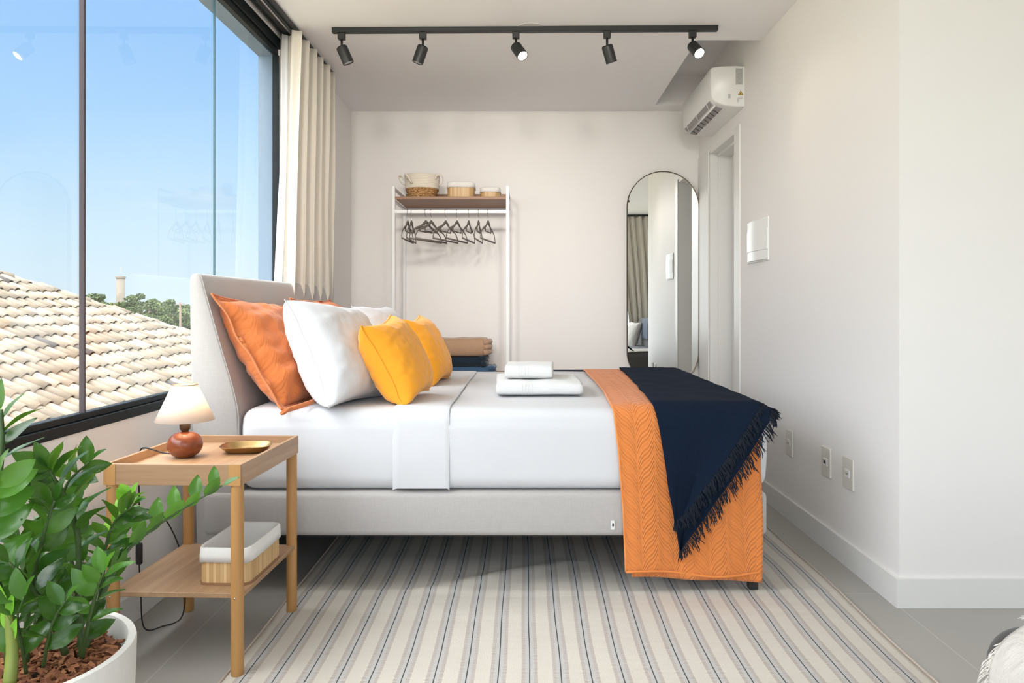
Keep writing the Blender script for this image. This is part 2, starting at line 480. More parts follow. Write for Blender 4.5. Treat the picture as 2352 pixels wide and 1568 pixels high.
gband = n.mix(n.math('MULTIPLY', n.math('LESS_THAN', n.math('FRACT', n.math('DIVIDE', V, 0.005)), 0.5), 0.5), (0.46, 0.45, 0.435), (0.59, 0.57, 0.54))
col = n.mix(band, cream, gband)
col = n.mix(n.math('MULTIPLY', edge, st), col, (0.36, 0.25, 0.18))
col = n.mix(line, col, (0.03, 0.035, 0.05))
nn = n.bump(n.noise(n.coord('Object', (1, 0.35, 1)), 500, 2), 0.5, 0.002)
nn = n.bump(n.noise(n.coord('Object', (0.5, 2.0, 1)), 3.0, 3), 0.35, 0.03, nn)
M['rug'] = n.base(col, 0.95, normal=nn)

# ------------------------------------------------------------------ room shell
XL, XR, YB, ZC = -1.33, 1.324, 5.743, 2.554
YC, YR, XE = 2.666, -0.95, 3.4      # block corner, rear wall, far right wall
def struct(name, bm, mat, smooth=False, parent=None):
    o = obj(name, bm, mat, parent, smooth)
    if parent is None: o['kind'] = 'structure'
    return o
struct('floor', B(XL - 0.12, XE + 0.1, YR - 0.1, YB + 0.1, -0.12, 0), M['floor'])
# ceiling with the recess above the air conditioner
RX0, RY0, RY1 = 0.961, 4.21, 5.571
bm = bmesh.new()
box(bm, XL - 0.12, RX0, YR - 0.1, YB + 0.1, ZC, ZC + 0.30)
box(bm, RX0, XE + 0.1, YR - 0.1, RY0, ZC, ZC + 0.30)
box(bm, RX0, XR + 0.1, RY1, YB + 0.1, ZC, ZC + 0.30)
box(bm, RX0 - 0.1, XR + 0.2, RY0 - 0.1, RY1 + 0.1, ZC + 0.22, ZC + 0.34)
struct('ceiling', bm, M['ceiling'])
struct('wall_back', B(XL - 0.12, XR + 0.4, YB, YB + 0.12, 0, ZC + 0.3), M['wall'])
# left wall: below, above and beyond the window
WY1 = 4.076; WY0 = -0.85
bm = bmesh.new()
box(bm, XL - 0.115, XL, YR - 0.1, YB, 0, 0.69)
box(bm, XL - 0.115, XL, WY1, YB, 0.69, ZC + 0.3)
box(bm, XL - 0.115, XL, YR - 0.1, WY0, 0.69, ZC + 0.3)
box(bm, XL - 0.03, XL, WY0, WY1, 2.51, ZC + 0.3)
struct('wall_left', bm, M['wall'])
bm = bmesh.new()
box(bm, XL - 0.119, XL - 0.036, WY0, WY1 + 0.3, 2.42, 2.7)
box(bm, XL - 0.119, XL - 0.1155, WY1, WY1 + 0.5, 0.3, 2.42)
box(bm, XL - 0.1155, XL - 0.040, WY1 - 0.004, WY1, 0.72, 2.42)
struct('trim_1', bm, M['concrete'])
# right wall with door opening
DY0, DY1, DZ, DD = 4.734, 5.405, 2.167, 0.15
bm = bmesh.new()
box(bm, XR, XR + 0.4, YC, DY0, 0, ZC + 0.3)
box(bm, XR, XR + 0.4, DY1, YB, 0, ZC + 0.3)
box(bm, XR, XR + 0.4, DY0, DY1, DZ, ZC + 0.3)
box(bm, XR + 0.3, XR + 0.4, DY0, DY1, 0, DZ)
box(bm, XR + 0.4, XE, YC, YC + 0.3, 0, ZC + 0.3)
struct('wall_right', bm, M['wall'])
struct('wall_far_right', B(XE, XE + 0.12, YR - 0.1, YC + 0.3, 0, ZC + 0.3), M['wall'])
# rear wall behind the camera, wide window
RWX0, RWX1, RWZ0, RWZ1 = -1.2, 3.2, 0.15, 2.40
bm = bmesh.new()
box(bm, XL - 0.12, RWX0, YR - 0.12, YR, 0, ZC + 0.3)
box(bm, RWX1, XE, YR - 0.12, YR, 0, ZC + 0.3)
box(bm, RWX0, RWX1, YR - 0.12, YR, 0, RWZ0)
box(bm, RWX0, RWX1, YR - 0.12, YR, RWZ1, ZC + 0.3)
struct('wall_rear', bm, M['wall'])
# baseboards
bh, bt = 0.103, 0.014
struct('baseboard_left', B(XL, XL + bt, YR, YB - bt, 0, bh, 0.002, 1), M['trim'])
struct('baseboard_back', B(XL, XR, YB - bt, YB, 0, bh, 0.002, 1), M['trim'])
bm = B(XR - bt, XR, YC - bt, DY0 - 0.115, 0, bh)
box(bm, XR, XE, YC - bt, YC, 0, bh)
struct('baseboard_right', bm, M['trim'])
# door
bm = bmesh.new()
box(bm, XR - 0.012, XR, DY0 - 0.115, DY0, 0, DZ + 0.02, 0.003, 1)
box(bm, XR - 0.012, XR, DY1, YB - 0.03, 0, DZ + 0.02, 0.003, 1)
box(bm, XR - 0.001, XR + DD, DY0 - 0.0, DY0 + 0.012, 0, DZ)
box(bm, XR - 0.001, XR + DD, DY1 - 0.012, DY1, 0, DZ)
box(bm, XR - 0.001, XR + DD, DY0, DY1, DZ - 0.012, DZ)
box(bm, XR + 0.055, XR + DD, DY1 - 0.022, DY1 - 0.012, 0, DZ - 0.02)
box(bm, XR + 0.055, XR + DD, DY0 + 0.012, DY1 - 0.012, DZ - 0.030, DZ - 0.012)
door = struct('door_1', B(XR + DD, XR + DD + 0.04, DY0 + 0.005, DY1 - 0.016, 0.005, DZ - 0.02, 0.002, 1), M['trim'])
obj('door_frame', bm, M['trim'], door, False)
bm = bmesh.new()
lathe(bm, [(0.022, 0), (0.022, 0.008), (0.009, 0.010), (0.009, 0.045)], 16, (0, 0, 0), M=Matrix.Rotation(-PI / 2, 3, 'Y'))
for v_ in bm.verts: v_.co += Vector((XR + DD, DY0 + 0.12, 1.09))
box(bm, XR + DD - 0.055, XR + DD - 0.04, DY0 + 0.11, DY0 + 0.24, 1.081, 1.099, 0.003, 1)
obj('door_handle', bm, M['steel'], door)
# round flush plate in the ceiling
bm = lathe(bmesh.new(), [(0.078, ZC + 0.01), (0.078, ZC - 0.0015), (0.0, ZC - 0.0015)], 40, (0.03, 4.03, 0))
for v_ in bm.verts: pass
tag(obj('ceiling_plate', bm, paint('plate_paint', (0.72, 0.70, 0.68), 0.6), None, False), 'flat round white cover plate on the ceiling behind the black track', 'ceiling plate')

# window 1: black aluminium frame, frameless glass panes
bm = bmesh.new()
FX0, FX1 = XL - 0.036, XL + 0.006
box(bm, FX0, FX1, WY0, WY1, 0.690, 0.722, 0.002, 1)
box(bm, FX0, FX1 - 0.012, WY0, WY1, 0.722, 0.742, 0.002, 1)
box(bm, FX0, FX1 - 0.004, WY0, WY1, 2.455, 2.512, 0.002, 1)
box(bm, FX0, FX1 - 0.016, WY0, WY1, 2.422, 2.455, 0.002, 1)
box(bm, FX0, FX1 - 0.010, WY1 - 0.02, WY1, 0.742, 2.42)
win = struct('window_1', bm, M['black_frame'])
js = [WY0, 0.354, 1.319, 2.284, 3.249, WY1]
for i in range(5):
    g_ = obj('glass_pane', B(XL - 0.019, XL - 0.011, js[i] + 0.004, js[i + 1] - 0.004, 0.735, 2.43), M['glass'], win, False)
bm = bmesh.new()
M['seal'] = plain('dark_seal', (0.05, 0.03, 0.035), 0.5)
box(bm, XL - 0.024, XL - 0.008, 2.284 - 0.0036, 2.284 + 0.0036, 0.742, 2.425)
obj('pane_seal', bm, M['seal'], win, False)
n = NB('clear_seal'); M['clear_seal'] = n.base((0.04, 0.11, 0.14), 0.3)
obj('pane_seal', B(XL - 0.019, XL - 0.011, 3.249 - 0.0022, 3.249 + 0.0022, 0.742, 2.425), M['clear_seal'], win, False)
# window 2 behind the camera
bm = bmesh.new()
for (a, b_, c, d_) in ((RWX0, RWX1, RWZ0, RWZ0 + 0.05), (RWX0, RWX1, RWZ1 - 0.05, RWZ1)):
    box(bm, a, b_, YR - 0.08, YR - 0.03, c, d_)
for xx in (RWX0, 0.26, 1.73, RWX1 - 0.05): box(bm, xx, xx + 0.05, YR - 0.08, YR - 0.03, RWZ0, RWZ1)
win2 = struct('window_2', bm, M['black_frame'])
obj('glass_pane', B(RWX0 + 0.05, RWX1 - 0.05, YR - 0.058, YR - 0.052, RWZ0 + 0.05, RWZ1 - 0.05), M['glass'], win2, False)

# ------------------------------------------------------------------ curtain tracks and curtains
def rail(x0, x1, label):
    bm = B(x0, x1, YR + 0.02, 4.80, ZC - 0.024, ZC - 0.0005, 0.003, 1)
    box(bm, (x0 + x1) / 2 - 0.004, (x0 + x1) / 2 + 0.004, YR + 0.02, 4.80, ZC - 0.032, ZC - 0.024)
    tag(obj('curtain_rail', bm, M['black'], None, False), label, 'curtain rail', 'black ceiling rails along the window')
rail(-1.322, -1.288, 'black ceiling rail nearer the window glass, carrying the white lining')
rail(-1.262, -1.219, 'black ceiling rail nearer the room, carrying the cream curtain')

def curtain(name, xc, ys_top, ys_bot, z0, z1, amp, folds, mat, label, group=None, axis='y', press=None, seed=0, sharp=1.0, nu=220, nv=60, amp0=None):
    def fn(u, v):
        z = z1 + (z0 - z1) * v
        ph = u * folds * 2 * PI
        s = math.sin(ph)
        s = math.copysign(abs(s) ** sharp, s)
        a = amp * (1 - 0.10 * v) * (1 + 0.25 * N(u * folds * 0.9, seed + 3.1))
        a *= 1.0
        y = (ys_top[0] + (ys_top[1] - ys_top[0]) * u) * (1 - v) + (ys_bot[0] + (ys_bot[1] - ys_bot[0]) * u) * v
        y += 0.022 * math.sin(2 * ph + 0.6 + v) * (0.5 + 0.5 * v) + 0.02 * N(u * 7, v * 2.2, seed)
        x = xc + a * s + 0.018 * N(u * 9, v * 2.5, seed + 7) * min(1, v * 3)
        if press:
            k = max(0.0, min(1.0, (1.12 - z) / 0.10)); k = k * k * (3 - 2 * k)
            x = x * (1 - k) + (press[0] + press[1] * s) * k
        if axis == 'y': return Vector((x, y, z))
        return Vector((y, x, z))
    bm = sheet(nu, nv, fn, lambda a, b: (a * 2, b * 2.5))
    o = obj(name, bm, mat)
    add_mod(o, 'SOLIDIFY', thickness=0.0025, offset=0)
    tag(o, label, 'curtain', group)
    return o
curtain('curtain', -1.235, (3.965, 4.80), (3.79, 4.80), 0.015, 2.524, 0.052, 6.0, M['curtain'], 'cream linen curtain gathered in folds between the window and the back wall', seed=1, sharp=0.8, press=(-1.280, 0.018))
curtain('curtain', -1.297, (4.00, 4.35), (3.80, 4.35), 0.11, 2.516, 0.022, 2.0, M['sheer'], 'thin white lining curtain drawn back between the window glass and the cream curtain', seed=4, press=(-1.314, 0.008))
curtain('curtain', YR + 0.10, (1.28, 2.05), (1.55, 2.10), 0.02, 2.52, 0.05, 7.0, M['curtain'], 'cream curtain seen in the mirror above the sofa', axis='x', seed=9)
bm = B(RWX0 - 0.1, XE - 0.02, YR + 0.07, YR + 0.11, ZC - 0.03, ZC - 0.0005, 0.003, 1)
tag(obj('curtain_rail', bm, M['black'], None, False), 'black ceiling rail above the cream curtain seen in the mirror', 'curtain rail')

# ------------------------------------------------------------------ track lights
TYL, TYR = 4.030, 4.000
bm = bmesh.new()
tl_x0, tl_x1 = -1.035, 1.022
box(bm, tl_x0, tl_x1, -0.018, 0.018, ZC - 0.026, ZC - 0.0005, 0.002, 1)
box(bm, tl_x0, tl_x1, -0.006, 0.006, ZC - 0.0265, ZC - 0.020)
for v_ in bm.verts: v_.co.y += TYL + (TYR - TYL) * (v_.co.x - tl_x0) / (tl_x1 - tl_x0)
tag(obj('light_track', bm, M['black'], None, False), 'long black track rail fixed under the ceiling, carrying five spotlights', 'track rail')
n = NB('lamp_glow'); n.base((1, 1, 1), 0.4); n.b.inputs['Emission Color'].default_value = (1, 0.86, 0.66, 1); n.b.inputs['Emission Strength'].default_value = 14
M['bulb'] = n.m
M['bulb_off'] = plain('unlit_bulb', (0.5, 0.5, 0.48), 0.3)
WASH = 155
bm = bmesh.new()
box(bm, -1.0, 1.305, 0.80 - 0.018, 0.80 + 0.018, ZC - 0.026, ZC - 0.0005, 0.002, 1)
tag(obj('light_track', bm, M['black'], None, False), 'second black track rail behind the viewpoint, its end just caught in the mirror', 'track rail')
def spotlight(x, tilt_dir, tilt, lit, label, y=None, energy=3, size=75, blend=0.8, soft=0.025, group='five spotlights on the black track'):
    if y is None: y = TYL + (TYR - TYL) * (x - tl_x0) / (tl_x1 - tl_x0)
    t = empty('track_spotlight', (x, y, ZC - 0.026), label, 'spotlight', group)
    bm = B(-0.019, 0.019, -0.015, 0.015, -0.036, 0.0, 0.003, 1)
    obj('adapter', bm, M['black'], t, False)
    bm = bmesh.new()
    tube(bm, [(0, 0, -0.036), (0, 0, -0.082)], 0.0065, 10)
    obj('stem', bm, M['black'], t)
    d = Vector((math.sin(R(tilt)) * math.cos(R(tilt_dir)), math.sin(R(tilt)) * math.sin(R(tilt_dir)), -math.cos(R(tilt))))
    q = (-d).to_track_quat('Z', 'Y').to_matrix()
    top = Vector((0, 0, -0.078))
    prof = [(0.0, 0.006), (0.024, 0.006), (0.0295, 0.0), (0.0300, -0.004), (0.0300, -0.088), (0.027, -0.088), (0.027, -0.080), (0.0, -0.080)]
    bm = lathe(bmesh.new(), prof, 32, top, M=q)
    autosmooth(obj('lamp_head', bm, M['black'], t))
    bm = lathe(bmesh.new(), [(0.0, -0.0855), (0.0262, -0.0855), (0.0262, -0.081), (0.0, -0.081)], 24, top, M=q)
    obj('bulb', bm, M['bulb'] if lit else M['bulb_off'], t, label='glowing warm bulb' if lit else None)
    if lit:
        ld = bpy.data.lights.new('spot_beam', 'SPOT'); ld.energy = energy; ld.spot_size = R(size); ld.spot_blend = blend; ld.color = (1, 0.80, 0.58) if y > 2 else (1, 0.93, 0.86); ld.shadow_soft_size = soft
        lo = bpy.data.objects.new('spot_beam', ld); C.objects.link(lo); lo.parent = t
        lo.location = top + d * 0.095
        lo.rotation_euler = (-d).to_track_quat('Z', 'Y').to_euler()
spotlight(-0.985, 15, 24, False, 'unlit black spotlight at the left end of the ceiling track, nearest the curtain')
spotlight(-0.549, 170, 20, False, 'unlit black spotlight pointing down-left, second from the curtain on the track')
spotlight(-0.051, -52, 42, True, 'lit black spotlight at the middle of the ceiling track')
spotlight(0.435, 40, 24, False, 'unlit black spotlight between the two lit ones on the track')
spotlight(0.889, -68, 46, True, 'lit black spotlight at the right end of the track, next to the air conditioner')

for x_, d_, lb in ((-0.72, 93, 'left'), (-0.15, 91, 'middle'), (0.42, 89, 'right')):  # heads added out of view on the second track to brighten the back wall
    spotlight(x_, d_, 77, True, 'added unseen spotlight on the second track, brightening the back wall, %s of its three' % lb, 0.80, WASH, 44, 1.0, 0.16, 'three added spotlights washing the back wall')

# ------------------------------------------------------------------ air conditioner
AY0, AY1 = 4.545, 5.354
ac = empty('air_conditioner', (XR, AY0, 2.27), 'white split air conditioner high on the right wall above the door', 'air conditioner')
def acp(): # profile (distance from wall, z) starting top back
    p = [(0.0, 0.247), (0.06, 0.25), (0.15, 0.246), (0.196, 0.239), (0.205, 0.228)]
    p += [(0.207, 0.14), (0.203, 0.075), (0.197, 0.052), (0.182, 0.034), (0.150, 0.016), (0.110, 0.006), (0.05, 0.0), (0.0, 0.0)]
    return p
bm = bmesh.new()
rings = []
for (yy, s) in ((0.0, 0.965), (0.004, 0.99), (0.012, 1.0), (AY1 - AY0 - 0.012, 1.0), (AY1 - AY0 - 0.004, 0.99), (AY1 - AY0, 0.965)):
    rings.append([(-(a * s), yy, 0.125 + (b - 0.125) * s) for a, b in acp()])
loft(bm, rings)
autosmooth(obj('body', bm, M['white_plastic'], ac), 40)
# air outlet: dark slots and louvre along the lower front
for (a0, z0, a1, z1) in ((0.1975, 0.050, 0.176, 0.0275), (0.160, 0.0175, 0.120, 0.0055)):
    bm = bmesh.new()
    y0, y1 = 0.06, AY1 - AY0 - 0.04
    nx = Vector((-(a1 - a0), 0, z1 - z0)).normalized(); nrm = Vector((nx.z, 0, -nx.x))
    if nrm.z > 0: nrm = -nrm
    P = [Vector((-a0, y0, z0)), Vector((-a1, y0, z1)), Vector((-a1, y1, z1)), Vector((-a0, y1, z0))]
    bm_v = [bm.verts.new(p + nrm * 0.0045) for p in P]; bm.faces.new(bm_v)
    bm_w = [bm.verts.new(p - nrm * 0.006) for p in P]
    bm.faces.new(bm_w[::-1])
    for i in range(4): bm.faces.new((bm_v[i], bm_v[(i + 1) % 4], bm_w[(i + 1) % 4], bm_w[i]))
    obj('air_slot', bm, M['grey_slot'], ac, False)
    nvn = 3 if a0 > 0.18 else 8
    for k in range(nvn):
        yy = y0 + 0.06 + k * (y1 - y0 - 0.14) / (nvn - 1)
        a = Vector((-a0, yy, z0)) + nrm * 0.0055; b = Vector((-a1, yy + 0.03, z1)) + nrm * 0.0055
        obj('deflector_vane', tube(bmesh.new(), [a, b], 0.0030, 6), M['white_plastic'] if a0 > 0.18 else M['dark'], ac)
bm = bmesh.new()
nrm = Vector((-0.55, 0, -0.83)).normalized()
loftp = []
tube(bm, [(-0.168, 0.045, 0.018), (-0.168, AY1 - AY0 - 0.03, 0.018)], 0.0085, 12, flat=0.55)
obj('louvre', bm, M['white_plastic'], ac)
# end-cap details
n = NB('rating_label'); v = n.coord('Object', (1, 1, 1)); 
col = n.mix(n.math('GREATER_THAN', n.noise(n.coord('Object', (1, 1, 3)), 170, 3), 0.60), (0.50, 0.50, 0.48), (0.16, 0.16, 0.16))
M['label'] = n.base(col, 0.5)
obj('rating_label', B(-0.054, -0.012, -0.0012, 0.004, 0.135, 0.232), M['label'], ac, False, label='grey rating label')
bm = prism(bmesh.new(), [(-0.040, 0.070), (-0.007, 0.070), (-0.0235, 0.099)], 'y', -0.0012, 0.004)
M['warn_black'] = plain('sign_black', (0.05, 0.03, 0.01), 0.5); M['warn_yellow'] = plain('sign_yellow', (0.80, 0.50, 0.03), 0.5)
obj('warning_sign', bm, M['warn_black'], ac, False, label='yellow warning triangle with black border')
ws = obj('warning_face', prism(bmesh.new(), [(-0.0355, 0.0727), (-0.0115, 0.0727), (-0.0235, 0.0938)], 'y', -0.0018, 0.0), M['warn_yellow'], ac, False)
obj('warning_symbol', prism(bmesh.new(), [(-0.0275, 0.0745), (-0.0195, 0.0745), (-0.021, 0.082), (-0.0235, 0.0875), (-0.026, 0.082)], 'y', -0.0024, 0.0), M['warn_black'], ac, False)
bm = bmesh.new()
for k in range(5): box(bm, -0.100, -0.085, -0.001, 0.004, 0.052 + k * 0.0052, 0.0545 + k * 0.0052)
obj('vent_grille', bm, M['grey_slot'], ac, False)
bm = bmesh.new()
for rr in (0.022, 0.032):
    pts = [(-0.008 - 0.0 , -0.0006, 0.043 + rr * 0.6)] + [(-0.022 - rr * math.cos(a) * 0.7, -0.0006, 0.037 + rr * math.sin(a) * 0.72) for a in [R(90 - 0), R(60), R(30), R(0), R(-25)]]
    pts[0] = (-0.008, -0.0006, 0.037 + rr * 0.72)
    tube(bm, spline(pts, 4), 0.0011, 5)
obj('knockout_ring', bm, M['grey_slot'], ac)

# ------------------------------------------------------------------ electrical panel + sockets on the right wall
pn = empty('electrical_panel', (XR, 4.08, 1.315), 'white curved-front plastic panel cover on the right wall beside the door', 'wall panel')
obj('base_plate', B(-0.008, 0.0, 0.0, 0.39, 0.0, 0.242, 0.003, 1), M['white_plastic'], pn, False)
bm = bmesh.new()
prof = []
for k in range(13):
    t = k / 12; prof.append((-0.008 - 0.022 * math.sin(PI * t) ** 0.8 if 0 < k < 12 else -0.008, 0.008 + 0.374 * t))
prism(bm, prof, 'z', 0.008, 0.234)
autosmooth(obj('cover', bm, M['white_plastic'], pn), 30)
bm = bmesh.new()
prof = [(a - 0.004, b) for a, b in prof]
prof = [(-0.008, prof[0][1])] + prof + [(-0.008, prof[-1][1])]
prism(bm, prof, 'z', 0.062, 0.178)
autosmooth(obj('panel_door', bm, M['white_plastic'], pn), 30)
M['plate'] = plain('socket_plate', (0.72, 0.69, 0.64), 0.35, var=0.01)
for (ya, yb, holes, lab) in ((3.712, 3.800, 'socket', 'white socket plate low on the right wall, farthest from the camera of three'),
                             (3.248, 3.345, 'data', 'white wall plate with a small dark data outlet, middle of three on the right wall'),
                             (3.022, 3.122, 'socket', 'white socket plate low on the right wall, nearest the block corner')):
    t = empty('wall_socket', (XR, (ya + yb) / 2, 0.383), lab, 'wall socket', 'plates low on the right wall')
    hw = (yb - ya) / 2
    obj('plate', B(-0.009, 0, -hw, hw, -0.064, 0.064, 0.003, 2), M['plate'], t, False)
    obj('module', B(-0.012, -0.008, -0.021, 0.021, -0.016, 0.016, 0.001, 1), M['white_plastic'], t, False)
    bm = bmesh.new()
    if holes == 'socket':
        prism(bm, [(0.016 * a, 0.010 * b) for a, b in ((-1, 0), (-0.6, 1), (0.6, 1), (1, 0), (0.6, -1), (-0.6, -1))], 'x', -0.0128, -0.011)
        obj('socket_recess', bm, M['plate'], t, False)
        bm = bmesh.new()
        for k in (-1, 0, 1): box(bm, -0.0134, -0.012, k * 0.0085 - 0.002, k * 0.0085 + 0.002, -0.002 - (k == 0) * 0.003, 0.002 - (k == 0) * 0.003)
        obj('pin_hole', bm, M['dark'], t, False)
    else:
        box(bm, -0.0134, -0.011, -0.010, 0.012, -0.007, 0.007)
        obj('outlet_port', bm, M['rubber'], t, False)

# ------------------------------------------------------------------ mirror
mx0, mx1, mz0, mz1, my = 0.769, 1.314, 0.452, 2.088, 5.699
mir = empty('wall_mirror', ((mx0 + mx1) / 2, my + 0.02, mz0), 'tall pill-shaped mirror with a thin dark bronze frame on the back wall', 'mirror', rz=-0.0160)
mw, mh = mx1 - mx0, mz1 - mz0
def pill(w_, h_, n_=28):
    r = w_ / 2; p = []
    for k in range(n_ + 1):
        a = PI * k / n_; p.append((r * math.cos(a), h_ / 2 - r + r * math.sin(a)))
    for k in range(n_ + 1):
        a = PI + PI * k / n_; p.append((r * math.cos(a), -h_ / 2 + r + r * math.sin(a)))
    return p
bm = bmesh.new()
po, pi_ = pill(mw, mh), pill(mw - 0.012, mh - 0.012)
loft(bm, [[(a, -0.028, b + mh / 2) for a, b in pi_], [(a, -0.030, b + mh / 2) for a, b in po], [(a, 0.010, b + mh / 2) for a, b in po], [(a, 0.010, b + mh / 2) for a, b in pi_]], False, False)
vs = bm.verts[:]; nn_ = len(po)
for i in range(nn_):
    j = (i + 1) % nn_
    bm.faces.new((vs[i], vs[j], vs[3 * nn_ + j], vs[3 * nn_ + i]))
obj('frame', bm, M['bronze'], mir, False)
obj('mirror_glass', prism(bmesh.new(), [(a, b + mh / 2) for a, b in pill(mw - 0.011, mh - 0.011)], 'y', -0.024, 0.009), M['mirror'], mir, False)

# ------------------------------------------------------------------ clothes rack
rk = empty('clothes_rack', (-0.523, 5.45, 0), 'white metal open clothes rack with a walnut shelf standing against the back wall', 'clothes rack')
RXL, RXR, RYF, RYBk = -0.921, -0.125, 5.25, 5.715
def rb(x0, x1, y0, y1, z0, z1, bev=0.001): return B(x0, x1, y0, y1, z0, z1, bev, 1)
for (x_, y_, zt) in ((RXL, RYF, 1.904), (RXR, RYF, 1.904), (RXL, RYBk, 1.90), (RXR, RYBk, 1.90)):
    obj('post', rb(x_ - 0.011, x_ + 0.011, y_ - 0.011, y_ + 0.011, 0, zt), M['white_metal'], rk, False, True)
for x_ in (RXL, RXR):
    for zz in (1.888, 0.50): obj('side_rail', rb(x_ - 0.009, x_ + 0.009, RYF + 0.011, RYBk - 0.011, zz - 0.008, zz + 0.008), M['white_metal'], rk, False, True)
    obj('side_rail', rb(x_ - 0.009, x_ + 0.009, RYF + 0.011, RYBk - 0.011, 1.795, 1.811), M['white_metal'], rk, False, True)
obj('hanging_rail', rb(RXL + 0.011, RXR - 0.011, RYF - 0.009, RYF + 0.009, 1.713, 1.737), M['white_metal'], rk, False, True)
obj('top_shelf', rb(RXL + 0.012, RXR - 0.012, RYF - 0.008, RYBk, 1.812, 1.830), M['walnut'], rk, False, True)
obj('back_lip', rb(RXL + 0.012, RXR - 0.012, RYBk - 0.012, RYBk, 1.8305, 1.915), M['walnut'], rk, False, True)
obj('lower_shelf', rb(RXL + 0.012, RXR - 0.012, RYF, RYBk, 0.556, 0.574), M['walnut'], rk, False, True)

# hangers
M['velvet'] = plain('dark_velvet', (0.19, 0.165, 0.145), 0.9)
def make_hanger():
    r = empty('clothes_hanger', (0, 0, 0), 'x', 'hanger', 'nine velvet hangers on the white rail')
    bm = bmesh.new()
    # body lies in local YZ plane, origin = point where the hook rests on the rail
    zt = -0.079
    def arm(s): return [(0, 0, zt - 0.004), (0, s * 0.030, zt - 0.022), (0, s * 0.075, zt - 0.046), (0, s * 0.13, zt - 0.062), (0, s * 0.18, zt - 0.085), (0, s * 0.207, zt - 0.115), (0, s * 0.212, zt - 0.137)]
    for s in (-1, 1): tube(bm, spline(arm(s), 4), [0.0125] * 5 + [0.0095] * 8 + [0.0056] * 12, 6, flat=0.45)
    tube(bm, [(0, -0.212, zt - 0.137), (0, 0.212, zt - 0.137)], 0.0062, 6, flat=0.5)
    for s in (-1, 1): tube(bm, [(0, s * 0.085, zt - 0.048), (0, s * 0.080, zt - 0.078), (0, 0.0, zt - 0.078)], 0.0045, 5)
    lathe(bm, [(0.004, zt + 0.004), (0.011, zt - 0.016)], 8)
    obj('hanger_body', bm, M['velvet'], r)
    bm = bmesh.new()
    pts = [(0, 0, zt), (0, 0.0, -0.052), (0, -0.012, -0.036), (0, -0.019, -0.018), (0, -0.015, -0.004), (0, 0, 0.0022), (0, 0.015, -0.004), (0, 0.019, -0.016)]
    tube(bm, spline(pts, 4), 0.0019, 6)
    obj('hook', bm, M['steel'], r)
    return r
def copy_thing(o):
    c = o.copy(); C.objects.link(c)
    for ch in list(o.children):
        d = ch.copy(); C.objects.link(d); d.parent = c
        for g2 in list(ch.children):
            e2 = g2.copy(); C.objects.link(e2); e2.parent = d
    return c
hg0 = make_hanger()
hx = [(-0.822, 2, 'leftmost velvet hanger on the rail, almost edge-on beside the left post'),
      (-0.796, 0, 'narrow edge-on velvet hanger second from the left post'),
      (-0.694, 24, 'velvet hanger turned wide open, third from the left post'),
      (-0.657, 23.5, 'velvet hanger turned wide open, fourth from the left post, overlapping the third'),
      (-0.556, 18, 'velvet hanger in the middle of the nine, fifth from the left'),
      (-0.477, 15, 'velvet hanger sixth from the left, just right of the middle one'),
      (-0.396, 7.5, 'velvet hanger third from the right post'),
      (-0.328, 4, 'narrow edge-on velvet hanger second from the right post'),
      (-0.261, 11, 'rightmost velvet hanger on the rail, hanging clear of the others')]
for i, (x_, a_, lb) in enumerate(hx):
    o = hg0 if i == 0 else copy_thing(hg0)
    o.location = (x_, RYF, 1.7385); o.rotation_euler = (0, 0, -R(a_)); o['label'] = lb

# baskets on the shelf
bk = empty('rope_basket', (-0.745, 5.42, 1.8305), 'round basket, white rope above and brown seagrass below, on the rack shelf', 'basket')
bk_r = 0.108
def rope_prof(z0, z1, r0, r1, n_, bulge=0.0035):
    p = []
    for k in range(n_ * 4 + 1):
        t = k / (n_ * 4); z = z0 + (z1 - z0) * t; r = r0 + (r1 - r0) * t
        p.append((r + bulge * abs(math.sin(PI * t * n_)), z))
    return p
n = NB('seagrass'); v = n.coord('Object')
col = n.ramp(n.noise(v, 90, 4, 0.6), [(0.35, (0.20, 0.09, 0.03)), (0.5, (0.45, 0.24, 0.09)), (0.65, (0.70, 0.44, 0.20))])
M['seagrass'] = n.base(col, 0.8, normal=n.bump(n.noise(n.coord('Object', (1, 1, 2.5)), 80, 3), 1.0, 0.006))
M['rope'] = fabric('cotton_rope', (0.80, 0.73, 0.62), 0.06, 300)
po_ = rope_prof(0.0, 0.074, 0.086, 0.117, 5, 0.005)
obj('seagrass_base', lathe(bmesh.new(), [(0.0, 0.0)] + po_ + [(0.110, 0.074), (0.082, 0.006), (0.0, 0.006)], 40), M['seagrass'], bk)
po_ = rope_prof(0.074, 0.174, 0.119, 0.126, 9, 0.003)
obj('rope_wall', lathe(bmesh.new(), po_ + [(0.122, 0.176), (0.118, 0.172), (0.112, 0.074)], 40, close=True), M['rope'], bk)
for (a_, ) in ((195,), (235,), (-25,)):
    a = R(a_); c, s = math.cos(a), math.sin(a); tn = Vector((-s, c, 0))
    base = Vector((c * 0.125, s * 0.125, 0)); o_ = Vector((c, s, 0))
    pts = [base - tn * 0.028 + Vector((0, 0, 0.14)), base - tn * 0.028 + o_ * 0.020 + Vector((0, 0, 0.166)), base + o_ * 0.042 + Vector((0, 0, 0.160)),
           base + tn * 0.028 + o_ * 0.03 + Vector((0, 0, 0.12)), base + tn * 0.02 + o_ * 0.004 + Vector((0, 0, 0.10))]
    obj('handle', tube(bmesh.new(), spline(pts, 6), 0.007, 6, flat=0.5), M['rope'], bk)

